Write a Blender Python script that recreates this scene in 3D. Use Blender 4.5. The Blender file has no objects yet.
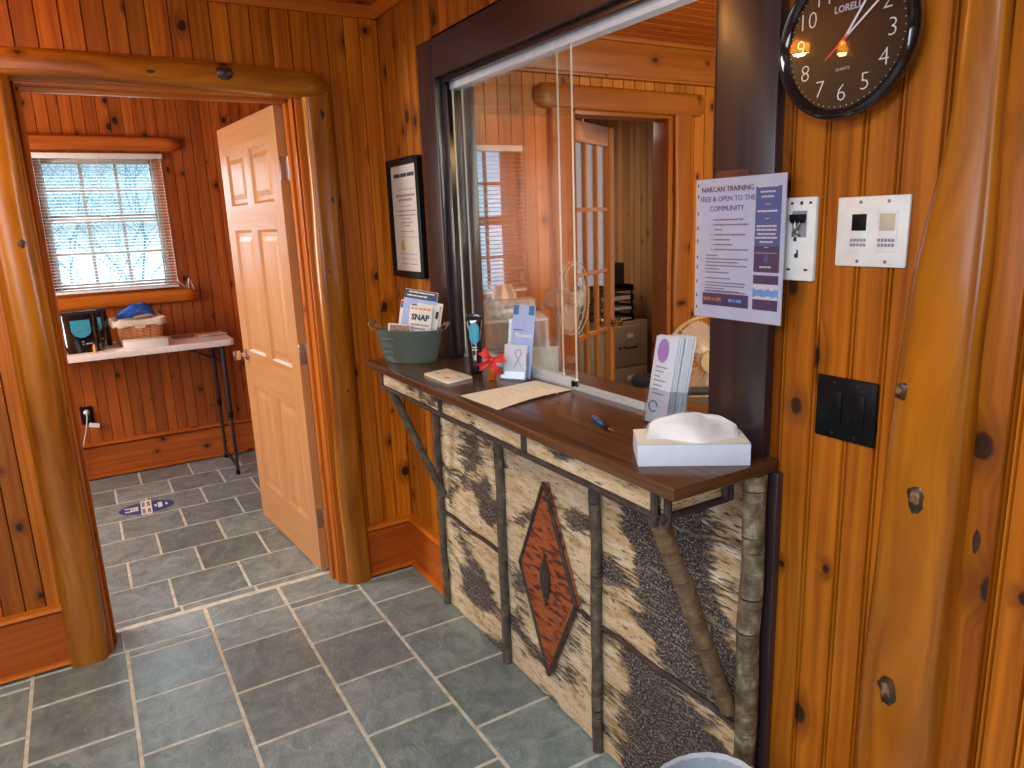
import bpy, bmesh, math, random
from mathutils import Vector, Matrix, Euler, noise as mnoise
rnd = random.Random(7)
PI = math.pi
R = math.radians
S = bpy.context.scene
C = S.collection

# ------------------------------------------------------------------ camera
cam_d = bpy.data.cameras.new('camera')
cam_d.sensor_width = 36.0
cam_d.lens = 719.53 * 36.0 / 1024.0
cam_d.clip_start = 0.02
cam = bpy.data.objects.new('camera', cam_d)
cam.location = (-1.17416, -2.94902, 1.55536)
cam.rotation_euler = (R(77.1648), R(2.1434), R(-31.0115))
C.objects.link(cam)
S.camera = cam

# ------------------------------------------------------------------ world, lights, exposure
S.view_settings.view_transform = 'Standard'
S.view_settings.look = 'None'
S.view_settings.exposure = 0.0
S.view_settings.gamma = 1.0
S.view_settings.use_curve_mapping = False
W = bpy.data.worlds.new('sky')
S.world = W
W.use_nodes = True
wn = W.node_tree.nodes
wl = W.node_tree.links
bg = wn['Background']
tc = wn.new('ShaderNodeTexCoord')
sx = wn.new('ShaderNodeSeparateXYZ')
wl.new(tc.outputs['Generated'], sx.inputs[0])
cr = wn.new('ShaderNodeValToRGB')
cr.color_ramp.elements[0].position = 0.0
cr.color_ramp.elements[0].color = (0.62, 0.86, 0.95, 1)
cr.color_ramp.elements[1].position = 0.35
cr.color_ramp.elements[1].color = (0.17, 0.66, 1.0, 1)
wl.new(sx.outputs['Z'], cr.inputs[0])
wl.new(cr.outputs[0], bg.inputs[0])
bg.inputs[1].default_value = 1.15


def lamp(kind, name, loc, rot, col, power, **kw):
    d = bpy.data.lights.new(name, kind)
    d.color = col
    d.energy = power
    for k, v in kw.items():
        setattr(d, k, v)
    o = bpy.data.objects.new(name, d)
    o.location = loc
    o.rotation_euler = rot
    C.objects.link(o)
    return o


# overcast north light: a very wide, soft sun falling in through the back room window
lamp('SUN', 'overcast_daylight', (-1, 6, 4), (R(-58), 0, R(4)), (0.66, 0.86, 1.0), 18.0, angle=R(70))
# daylight through the windows of the entrance room, behind the camera
lamp('AREA', 'daylight_entrance_window', (-2.4, -5.05, 1.50), (R(56), 0, R(8)), (0.84, 0.92, 1.0), 52, shape='RECTANGLE', size=1.3, size_y=1.3)
lamp('AREA', 'daylight_side_window', (-3.25, -1.6, 1.50), (R(56), 0, R(-90)), (0.74, 0.87, 1.0), 26, shape='RECTANGLE', size=1.3, size_y=1.2)
# unseen fill light added overhead to brighten the entrance room floor
lamp('AREA', 'added_floor_fill_light', (-1.75, -2.7, 2.365), (0, 0, 0), (0.88, 0.94, 1.0), 40, shape='RECTANGLE', size=1.1, size_y=0.5)
# daylight through the office window (far end of the office)
lamp('AREA', 'daylight_office_window', (2.0, -3.05, 1.5), (R(90), 0, 0), (1.0, 0.93, 0.80), 52, shape='RECTANGLE', size=1.2, size_y=1.1)
# unseen lights added to brighten the back room, the glazed door and the hall
lamp('AREA', 'added_back_room_fill', (-2.9, 1.2, 1.5), (R(90), 0, R(-90)), (1.0, 0.95, 0.88), 75, shape='RECTANGLE', size=1.0, size_y=1.1)  # added fill for the dark back room, no window in this wall
lamp('AREA', 'added_pane_reflection_light', (2.70, 0.42, 1.65), (R(90), 0, R(90)), (0.95, 0.94, 1.0), 3.2, shape='RECTANGLE', size=0.6, size_y=1.2)  # hidden behind the jamb, added to whiten the glazed door's panes
lamp('AREA', 'added_hall_fill', (1.3, 1.4, 2.3), (0, 0, 0), (1.0, 0.90, 0.75), 22, shape='RECTANGLE', size=0.9, size_y=0.9)  # unseen fill added to light the dark hall


# ------------------------------------------------------------------ node helpers
class NT:
    def __init__(self, name):
        self.m = bpy.data.materials.new(name)
        self.m.use_nodes = True
        self.n = self.m.node_tree.nodes
        self.l = self.m.node_tree.links
        self.b = self.n['Principled BSDF']

    def put(self, sock, v):
        if hasattr(v, 'links'):
            self.l.new(v, sock)
        elif v is not None:
            if isinstance(v, (tuple, list)) and len(v) == 3 and len(sock.default_value) == 4:
                v = (*v, 1)
            sock.default_value = v

    def math(self, op, a, b=None, c=None, clamp=False):
        x = self.n.new('ShaderNodeMath')
        x.operation = op
        x.use_clamp = clamp
        for i, v in enumerate((a, b, c)):
            if v is not None:
                self.put(x.inputs[i], v)
        return x.outputs[0]

    def mix(self, f, a, b, mode='MIX'):
        x = self.n.new('ShaderNodeMix')
        x.data_type = 'RGBA'
        x.blend_type = mode
        self.put(x.inputs[0], f)
        self.put(x.inputs[6], a)
        self.put(x.inputs[7], b)
        return x.outputs[2]

    def coord(self, which='UV'):
        return self.n.new('ShaderNodeTexCoord').outputs[which]

    def mapping(self, v, scale=(1, 1, 1), loc=(0, 0, 0), rot=(0, 0, 0)):
        x = self.n.new('ShaderNodeMapping')
        self.l.new(v, x.inputs[0])
        x.inputs['Scale'].default_value = scale
        x.inputs['Location'].default_value = loc
        x.inputs['Rotation'].default_value = rot
        return x.outputs[0]

    def noise(self, v, scale=5, detail=3, rough=0.5, dist=0.0, out=0, dim='3D'):
        x = self.n.new('ShaderNodeTexNoise')
        x.noise_dimensions = dim
        self.l.new(v, x.inputs['Vector'])
        x.inputs['Scale'].default_value = scale
        x.inputs['Detail'].default_value = detail
        x.inputs['Roughness'].default_value = rough
        x.inputs['Distortion'].default_value = dist
        return x.outputs[out]

    def voronoi(self, v, scale, dim='2D', feature='F1', rnd_=1.0):
        x = self.n.new('ShaderNodeTexVoronoi')
        x.voronoi_dimensions = dim
        x.feature = feature
        self.l.new(v, x.inputs['Vector'])
        x.inputs['Scale'].default_value = scale
        x.inputs['Randomness'].default_value = rnd_
        return x

    def ramp(self, v, *stops):
        x = self.n.new('ShaderNodeValToRGB')
        e = x.color_ramp.elements
        while len(e) < len(stops):
            e.new(0.5)
        for i, (p, c) in enumerate(stops):
            e[i].position = p
            if isinstance(c, (int, float)):
                c = (c, c, c)
            e[i].color = (*c, 1)
        self.put(x.inputs[0], v)
        return x.outputs[0]

    def sstep(self, v, a, b):
        x = self.n.new('ShaderNodeMapRange')
        x.interpolation_type = 'SMOOTHSTEP'
        self.put(x.inputs[0], v)
        self.put(x.inputs[1], a)
        self.put(x.inputs[2], b)
        x.inputs[3].default_value = 0
        x.inputs[4].default_value = 1
        return x.outputs[0]

    def attr(self, name):
        x = self.n.new('ShaderNodeAttribute')
        x.attribute_name = name
        return x.outputs['Fac']

    def bump(self, h, strength=0.3, dist=0.01):
        x = self.n.new('ShaderNodeBump')
        x.inputs['Strength'].default_value = strength
        x.inputs['Distance'].default_value = dist
        self.l.new(h, x.inputs['Height'])
        self.l.new(x.outputs[0], self.b.inputs['Normal'])
        return x.outputs[0]

    def set(self, **kw):
        for k, v in kw.items():
            self.put(self.b.inputs[k.replace('_', ' ')], v)
        return self.m


def plain(name, col, rough=0.5, metal=0.0, var=0.06, scale=40, **kw):
    t = NT(name)
    nz = t.noise(t.coord('Object'), scale, 3)
    dark = tuple(c * (1 - var) for c in col)
    lite = tuple(min(1, c * (1 + var)) for c in col)
    t.set(Base_Color=t.ramp(nz, (0.3, dark), (0.7, lite)), Roughness=rough, Metallic=metal, **kw)
    return t.m


def wood(name, light, dark, knots=0.45, knot_size=0.05, gscale=55, rough=0.36, coat=0.08, warp=0.02, kcol=(0.035, 0.012, 0.005), contrast=(0.35, 0.68), spec=0.25):
    """Varnished wood: UV in metres, u across the grain and v along it."""
    t = NT(name)
    uv = t.coord('UV')
    sep = t.n.new('ShaderNodeSeparateXYZ')
    t.l.new(uv, sep.inputs[0])
    u, v = sep.outputs[0], sep.outputs[1]
    wob = t.noise(t.mapping(uv, (7, 1.6, 1)), 1.0, 2)
    wob = t.math('MULTIPLY', t.math('SUBTRACT', wob, 0.5), warp * 2)
    kv = t.voronoi(t.mapping(uv, (5.4, 4.0, 1)), 1.0)
    d, kc = kv.outputs['Distance'], kv.outputs['Color']
    ks = t.n.new('ShaderNodeSeparateColor')
    t.l.new(kc, ks.inputs[0])
    acc = t.math('LESS_THAN', ks.outputs[0], knots)
    fine = t.noise(uv, 60, 2)
    d2 = t.math('ADD', d, t.math('MULTIPLY', t.math('SUBTRACT', fine, 0.5), 0.03))
    r = t.math('ADD', t.math('MULTIPLY', ks.outputs[1], knot_size), 0.018)
    km = t.math('MULTIPLY', t.math('SUBTRACT', 1.0, t.sstep(d2, t.math('MULTIPLY', r, 0.75), t.math('MULTIPLY', r, 1.2))), acc)
    halo = t.math('MULTIPLY', t.math('SUBTRACT', 1.0, t.sstep(d2, r, t.math('MULTIPLY', r, 3.6))), acc)
    gu = t.math('ADD', t.math('ADD', u, wob), t.math('MULTIPLY', halo, 0.02))
    comb = t.n.new('ShaderNodeCombineXYZ')
    t.l.new(t.math('MULTIPLY', gu, gscale), comb.inputs[0])
    t.l.new(t.math('MULTIPLY', v, 1.3), comb.inputs[1])
    g = t.noise(comb.outputs[0], 1.0, 4, 0.6)
    broad = t.noise(t.mapping(uv, (9, 0.9, 1)), 1.0, 2)
    gg = t.math('ADD', t.math('MULTIPLY', g, 0.7), t.math('MULTIPLY', broad, 0.3))
    col = t.ramp(gg, (contrast[0], dark), (contrast[1], light))
    tone = t.math('ADD', t.attr('tone'), 1.0)
    tcol = t.n.new('ShaderNodeCombineColor')
    for i in range(3):
        t.l.new(tone, tcol.inputs[i])
    col = t.mix(1.0, col, tcol.outputs[0], 'MULTIPLY')
    col = t.mix(t.math('MULTIPLY', halo, 0.55), col, tuple(c * 0.45 for c in dark))
    col = t.mix(km, col, kcol)
    t.set(Base_Color=col, Roughness=t.math('ADD', rough, t.math('MULTIPLY', g, 0.1)))
    t.b.inputs['Coat Weight'].default_value = coat
    t.b.inputs['Coat Roughness'].default_value = 0.18
    t.b.inputs['Specular IOR Level'].default_value = spec
    t.bump(t.math('SUBTRACT', g, t.math('MULTIPLY', km, 0.6)), 0.10, 0.004)
    return t.m


def bark_material(name, cover, seed, cream=(0.64, 0.48, 0.27), patches=()):
    """Peeled birch bark: cream skin, short dark dashes, rough black patches."""
    t = NT(name)
    uv = t.coord('UV')
    uvo = t.mapping(uv, (1, 1, 1), (seed * 3.7, seed * 1.9, 0))
    skin = t.ramp(t.noise(t.mapping(uvo, (9, 34, 1)), 1.0, 7, 0.72), (0.28, (cream[0] * 0.40, cream[1] * 0.33, cream[2] * 0.25)), (0.47, cream), (0.68, (0.82, 0.75, 0.62)))
    # dashes
    dn = t.noise(t.mapping(uvo, (26, 170, 1)), 1.0, 3, 0.6)
    dm = t.sstep(dn, 0.60, 0.68)
    # rough patches, ragged along the horizontal grain
    pn = t.noise(t.mapping(uvo, (3.6, 7.5, 1)), 1.0, 3, 0.55, 0.3)
    en = t.noise(t.mapping(uvo, (16, 120, 1)), 1.0, 5, 0.75)
    pm = t.math('ADD', pn, t.math('MULTIPLY', t.math('SUBTRACT', en, 0.5), 0.62))
    for (cu, cv, ru, rv, amp) in patches:
        ln = t.n.new('ShaderNodeVectorMath')
        ln.operation = 'LENGTH'
        t.l.new(t.mapping(uv, (1 / ru, 1 / rv, 0), (-cu / ru, -cv / rv, 0)), ln.inputs[0])
        pm = t.math('ADD', pm, t.math('MULTIPLY', t.sstep(ln.outputs['Value'], 1.0, 0.25), amp))
    pm = t.sstep(pm, 1 - cover - 0.05, 1 - cover + 0.04)
    rough_n = t.noise(t.mapping(uvo, (120, 210, 1)), 1.0, 4, 0.75)
    rcol = t.ramp(rough_n, (0.38, (0.009, 0.007, 0.007)), (0.50, (0.048, 0.036, 0.032)), (0.56, (0.22, 0.18, 0.15)), (0.63, (0.70, 0.66, 0.62)))
    st = t.noise(t.mapping(uvo, (9, 95, 1), (5, 2, 0)), 1.0, 4, 0.7)
    rcol = t.mix(t.math('MULTIPLY', t.sstep(st, 0.56, 0.66), 0.75), rcol, (0.46, 0.40, 0.33))
    rcol = t.mix(t.math('MULTIPLY', t.sstep(t.noise(t.mapping(uvo, (5, 12, 1), (1, 7, 0)), 1.0, 3), 0.5, 0.7), 0.5), rcol, (0.085, 0.050, 0.030))
    col = t.mix(dm, skin, (0.07, 0.048, 0.032))
    col = t.mix(pm, col, rcol)
    t.set(Base_Color=col, Roughness=0.75)
    t.bump(t.math('ADD', t.math('MULTIPLY', pm, t.math('ADD', rough_n, 0.2)), t.math('MULTIPLY', dm, -0.2)), 0.9, 0.010)
    return t.m


M = {}
M['pine_right'] = wood('knotty_pine_amber', (0.45, 0.135, 0.005), (0.225, 0.051, 0.002), knots=0.78, knot_size=0.085, contrast=(0.36, 0.62))
M['pine_left'] = wood('knotty_pine_deep_amber', (0.54, 0.158, 0.006), (0.27, 0.056, 0.002), knots=0.8, knot_size=0.08, contrast=(0.36, 0.62))
M['pine_back'] = wood('knotty_pine_red_brown', (0.52, 0.138, 0.022), (0.31, 0.064, 0.009), knots=0.8, knot_size=0.075, contrast=(0.36, 0.62))
M['pine_log'] = wood('varnished_log', (0.45, 0.150, 0.006), (0.18, 0.044, 0.002), knots=0.25, gscale=24, rough=0.24, coat=0.42, contrast=(0.36, 0.62), warp=0.05)
M['pine_trim'] = wood('pine_trim', (0.57, 0.160, 0.012), (0.37, 0.082, 0.005), knots=0.12, gscale=40)
M['pine_base'] = wood('pine_baseboard', (0.48, 0.105, 0.008), (0.30, 0.055, 0.004), knots=0.18, gscale=34, warp=0.04)
M['pine_office'] = wood('golden_pine_office', (0.44, 0.165, 0.020), (0.29, 0.085, 0.008), knots=0.55, knot_size=0.07)
M['pine_office_trim'] = wood('office_pine_trim', (0.34, 0.110, 0.012), (0.22, 0.058, 0.005), knots=0.2, gscale=40)
M['pine_pale'] = wood('pale_pine_hall', (0.48, 0.235, 0.085), (0.31, 0.130, 0.040), knots=0.5)
M['pine_door'] = wood('clear_pine_door', (0.57, 0.29, 0.125), (0.44, 0.195, 0.068), knots=0.0, gscale=48, rough=0.35)
M['fir_door'] = wood('fir_french_door', (0.50, 0.19, 0.045), (0.36, 0.115, 0.022), knots=0.0, gscale=60)
M['ceiling'] = wood('pine_ceiling', (0.50, 0.130, 0.010), (0.34, 0.068, 0.005), knots=0.3)
M['walnut'] = wood('dark_stained_pine', (0.042, 0.024, 0.027), (0.015, 0.009, 0.011), knots=0.25, gscale=30, rough=0.28, coat=0.35, spec=0.6, kcol=(0.012, 0.006, 0.006))
M['counter'] = wood('dark_stained_oak', (0.165, 0.070, 0.027), (0.026, 0.010, 0.006), knots=0.0, gscale=60, rough=0.24, coat=0.45, contrast=(0.34, 0.66), spec=0.5)
M['knot'] = plain('dark_knot', (0.05, 0.022, 0.010), 0.35, scale=90, var=0.5)
M['knot_pale'] = plain('cut_knot_face', (0.22, 0.11, 0.045), 0.4, scale=120, var=0.5)
M['white_paint'] = plain('pale_painted_sash', (0.46, 0.39, 0.33), 0.4)
M['white_wall'] = plain('pale_grey_wall', (0.55, 0.55, 0.58), 0.7)
M['white_plastic'] = plain('white_plastic', (0.76, 0.75, 0.72), 0.35)
M['ivory'] = plain('ivory_plastic', (0.55, 0.47, 0.34), 0.4)
M['black_plastic'] = plain('black_plastic', (0.005, 0.005, 0.006), 0.38, Specular_IOR_Level=0.15)
M['black_gloss'] = plain('black_gloss', (0.010, 0.009, 0.010), 0.08, Coat_Weight=0.6)
M['black_matte'] = plain('black_matte', (0.012, 0.012, 0.013), 0.6)
M['track_white'] = plain('white_aluminium', (0.62, 0.66, 0.70), 0.35, 0.2)
M['steel'] = plain('brushed_steel', (0.46, 0.44, 0.42), 0.3, 1.0)
M['chrome'] = plain('chrome', (0.75, 0.74, 0.72), 0.12, 1.0)
M['brass'] = plain('aged_brass', (0.45, 0.28, 0.10), 0.25, 1.0)
M['paper'] = plain('white_paper', (0.80, 0.79, 0.77), 0.6, var=0.03)
M['paper_blue'] = plain('bluish_white_paper', (0.64, 0.70, 0.80), 0.5, var=0.03)
M['cream_paper'] = plain('cream_paper', (0.93, 0.89, 0.72), 0.6, var=0.05, scale=18)
M['ink'] = plain('black_ink', (0.02, 0.02, 0.025), 0.6)
M['ink_grey'] = plain('grey_ink', (0.25, 0.25, 0.30), 0.6)
M['ink_navy'] = plain('navy_ink', (0.022, 0.028, 0.09), 0.6)
M['ink_blue'] = plain('blue_ink', (0.06, 0.14, 0.42), 0.5)
M['panel_blue'] = plain('printed_blue', (0.035, 0.150, 0.36), 0.4)
M['panel_navy'] = plain('printed_navy', (0.022, 0.055, 0.15), 0.4)
M['sky_blue'] = plain('printed_sky_blue', (0.18, 0.45, 0.80), 0.4)
M['lavender'] = plain('printed_lavender', (0.40, 0.52, 0.86), 0.45)
M['purple'] = plain('printed_purple', (0.36, 0.20, 0.55), 0.5)
M['orange_ink'] = plain('orange_ink', (0.85, 0.25, 0.06), 0.5)
M['tan_photo'] = plain('printed_photo', (0.30, 0.20, 0.14), 0.5, var=0.6, scale=160)
M['red'] = plain('red_ribbon', (0.78, 0.025, 0.02), 0.45)
M['teal'] = plain('teal_label', (0.03, 0.36, 0.55), 0.35)
M['green_metal'] = plain('grey_green_enamel', (0.105, 0.135, 0.115), 0.38, 0.25, var=0.1, scale=12)
M['blue_cloth'] = plain('blue_cloth', (0.010, 0.095, 0.48), 0.8, var=0.3, scale=30)
M['cream_cloth'] = plain('cream_cloth', (0.72, 0.66, 0.54), 0.85)
M['beige_metal'] = plain('beige_enamel', (0.36, 0.30, 0.20), 0.45)
M['table_plastic'] = plain('white_moulded_plastic', (0.90, 0.88, 0.85), 0.45)
M['dark_metal'] = plain('charcoal_tube', (0.035, 0.035, 0.040), 0.4, 0.5)
M['gold'] = plain('gold_seal', (0.70, 0.50, 0.15), 0.35, 0.5)
M['olive'] = plain('olive_frame', (0.050, 0.050, 0.035), 0.5)
M['fan_cream'] = plain('cream_plastic', (0.66, 0.52, 0.28), 0.45)
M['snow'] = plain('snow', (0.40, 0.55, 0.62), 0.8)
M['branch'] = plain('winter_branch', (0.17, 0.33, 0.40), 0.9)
M['orange_plastic'] = plain('orange_plastic', (0.75, 0.30, 0.06), 0.4)
M['pen_blue'] = plain('blue_lacquer', (0.02, 0.22, 0.60), 0.15, 0.4)
M['bin_grey'] = plain('translucent_grey_plastic', (0.36, 0.41, 0.46), 0.4)
M['liner'] = plain('bin_liner', (0.48, 0.53, 0.58), 0.35)


def glass_mat(name, tint=(1, 1, 1), refl=0.9, rough=0.0, base=0.0):
    t = NT(name)
    tr = t.n.new('ShaderNodeBsdfTransparent')
    tr.inputs[0].default_value = (*tint, 1)
    gl = t.n.new('ShaderNodeBsdfGlossy')
    gl.inputs['Roughness'].default_value = rough
    gl.inputs[0].default_value = (refl, refl, refl, 1)
    fr = t.n.new('ShaderNodeFresnel')
    ge = t.n.new('ShaderNodeNewGeometry')
    t.l.new(t.math('ADD', 1.52, t.math('MULTIPLY', ge.outputs['Backfacing'], 1 / 1.52 - 1.52)), fr.inputs[0])
    mx = t.n.new('ShaderNodeMixShader')
    t.l.new(t.math('ADD', fr.outputs[0], base, clamp=True), mx.inputs[0])
    t.l.new(tr.outputs[0], mx.inputs[1])
    t.l.new(gl.outputs[0], mx.inputs[2])
    t.l.new(mx.outputs[0], t.n['Material Output'].inputs[0])
    return t.m


M['glass'] = glass_mat('clear_glass', (0.97, 0.98, 0.98), 0.95, 0.0, 0.05)
M['win_glass'] = glass_mat('window_glass', (0.97, 0.99, 0.99), 0.8)
M['acrylic'] = glass_mat('clear_acrylic', (0.93, 0.95, 0.97), 0.9, 0.03, 0.03)
M['film'] = glass_mat('plastic_sleeve', (0.95, 0.96, 1.0), 0.9, 0.12, 0.05)
t = NT('frosted_drawer_plastic')
t.set(Base_Color=(0.75, 0.74, 0.66), Roughness=0.25, Alpha=0.34)
M['frosted'] = t.m
t = NT('edge_glass')
t.set(Base_Color=(0.55, 0.52, 0.42), Roughness=0.25)
M['glass_edge'] = t.m


def slate():
    t = NT('slate_tile')
    uv = t.coord('UV')
    tone = t.attr('tone')
    n1 = t.noise(t.mapping(uv, (11, 11, 1)), 1.0, 9, 0.72, 0.8)
    n2 = t.noise(t.mapping(uv, (60, 26, 1), rot=(0, 0, 0.5)), 1.0, 4, 0.6, 1.2)
    col = t.ramp(n1, (0.32, (0.120, 0.172, 0.176)), (0.50, (0.205, 0.275, 0.280)), (0.70, (0.33, 0.40, 0.405)))
    col = t.mix(t.sstep(n2, 0.62, 0.72), col, (0.36, 0.43, 0.45))
    tc_ = t.n.new('ShaderNodeCombineColor')
    for i, k in enumerate((1.0, 1.0, 1.0)):
        t.l.new(t.math('ADD', t.math('MULTIPLY', tone, k), 1.0), tc_.inputs[i])
    col = t.mix(1.0, col, tc_.outputs[0], 'MULTIPLY')
    t.set(Base_Color=col, Roughness=t.math('ADD', 0.27, t.math('MULTIPLY', n2, 0.22)))
    t.b.inputs['Coat Weight'].default_value = 0.55
    t.b.inputs['Coat Roughness'].default_value = 0.25
    t.bump(t.math('ADD', n1, t.math('MULTIPLY', n2, 0.6)), 0.75, 0.008)
    return t.m


M['slate'] = slate()
M['grout'] = plain('sand_grout', (0.62, 0.62, 0.52), 0.85, var=0.2, scale=25)
M['bark_a'] = bark_material('birch_bark_streaked', 0.40, 0.3, patches=[(-0.56, 0.86, 0.16, 0.10, 0.2), (-0.68, 0.74, 0.18, 0.10, 0.2), (-0.80, 0.56, 0.15, 0.12, 0.2)])
M['bark_b'] = bark_material('birch_bark_ragged', 0.40, 1.7, patches=[(-0.70, 0.20, 0.16, 0.14, 0.25)])
M['bark_c'] = bark_material('birch_bark_pale', 0.37, 2.9, cream=(0.70, 0.54, 0.32), patches=[(-0.99, 0.93, 0.10, 0.07, 0.2), (-1.38, 0.70, 0.12, 0.09, 0.24), (-1.03, 0.30, 0.12, 0.20, 0.2), (-1.40, 0.90, 0.10, 0.07, 0.2)])
M['bark_d'] = bark_material('birch_bark_black', 0.41, 4.4, cream=(0.62, 0.43, 0.22), patches=[(-1.70, 0.85, 0.22, 0.26, 0.3), (-1.80, 0.58, 0.24, 0.26, 0.3)])
M['bark_e'] = bark_material('birch_bark_blackened', 0.46, 5.2, cream=(0.62, 0.43, 0.22), patches=[(-1.76, 0.14, 0.30, 0.34, 0.36)])
M['bark_apron'] = bark_material('birch_bark_band', 0.42, 7.7)
M['bark_red'] = None
t = NT('red_birch_bark')
uv = t.coord('UV')
m1 = t.noise(t.mapping(uv, (16, 60, 1), rot=(0, 0, 0.7)), 1.0, 4, 0.6, 0.5)
t.set(Base_Color=t.ramp(m1, (0.38, (0.42, 0.115, 0.030)), (0.52, (0.34, 0.085, 0.024)), (0.58, (0.10, 0.022, 0.014))), Roughness=0.5)
M['bark_red'] = t.m


def stick(name, a, b, c):
    t = NT(name)
    uv = t.coord('UV')
    n1 = t.noise(t.mapping(uv, (30, 22, 1)), 1.0, 4, 0.6)
    n2 = t.noise(t.mapping(uv, (6, 85, 1)), 1.0, 2, 0.6)
    col = t.ramp(n1, (0.35, a), (0.55, b), (0.72, c))
    col = t.mix(t.sstep(n2, 0.62, 0.70), col, tuple(x * 0.25 for x in a))
    t.set(Base_Color=col, Roughness=0.65)
    t.bump(t.math('SUBTRACT', n1, n2), 0.7, 0.006)
    return t.m


M['stick'] = stick('branch_bark', (0.055, 0.043, 0.032), (0.115, 0.088, 0.058), (0.22, 0.18, 0.12))
M['stick_brown'] = stick('smooth_brown_branch_bark', (0.115, 0.066, 0.032), (0.175, 0.108, 0.052), (0.25, 0.175, 0.085))
M['stick_grey'] = stick('mottled_grey_branch_bark', (0.070, 0.048, 0.028), (0.19, 0.145, 0.080), (0.42, 0.36, 0.24))
M['twig'] = stick('dark_twig', (0.030, 0.020, 0.017), (0.058, 0.038, 0.031), (0.10, 0.075, 0.062))


def wicker():
    t = NT('woven_wicker')
    uv = t.coord('UV')
    ch = t.n.new('ShaderNodeTexBrick')
    t.l.new(t.mapping(uv, (1, 1, 1)), ch.inputs[0])
    ch.inputs['Color1'].default_value = (0.72, 0.33, 0.13, 1)
    ch.inputs['Color2'].default_value = (0.58, 0.24, 0.09, 1)
    ch.inputs['Mortar'].default_value = (0.22, 0.09, 0.035, 1)
    ch.inputs['Scale'].default_value = 40
    ch.inputs['Mortar Size'].default_value = 0.05
    ch.inputs['Brick Width'].default_value = 0.7
    ch.inputs['Row Height'].default_value = 0.36
    t.set(Base_Color=ch.outputs[0], Roughness=0.6)
    t.bump(ch.outputs[1], -0.8, 0.004)
    return t.m


M['wicker'] = wicker()


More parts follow.
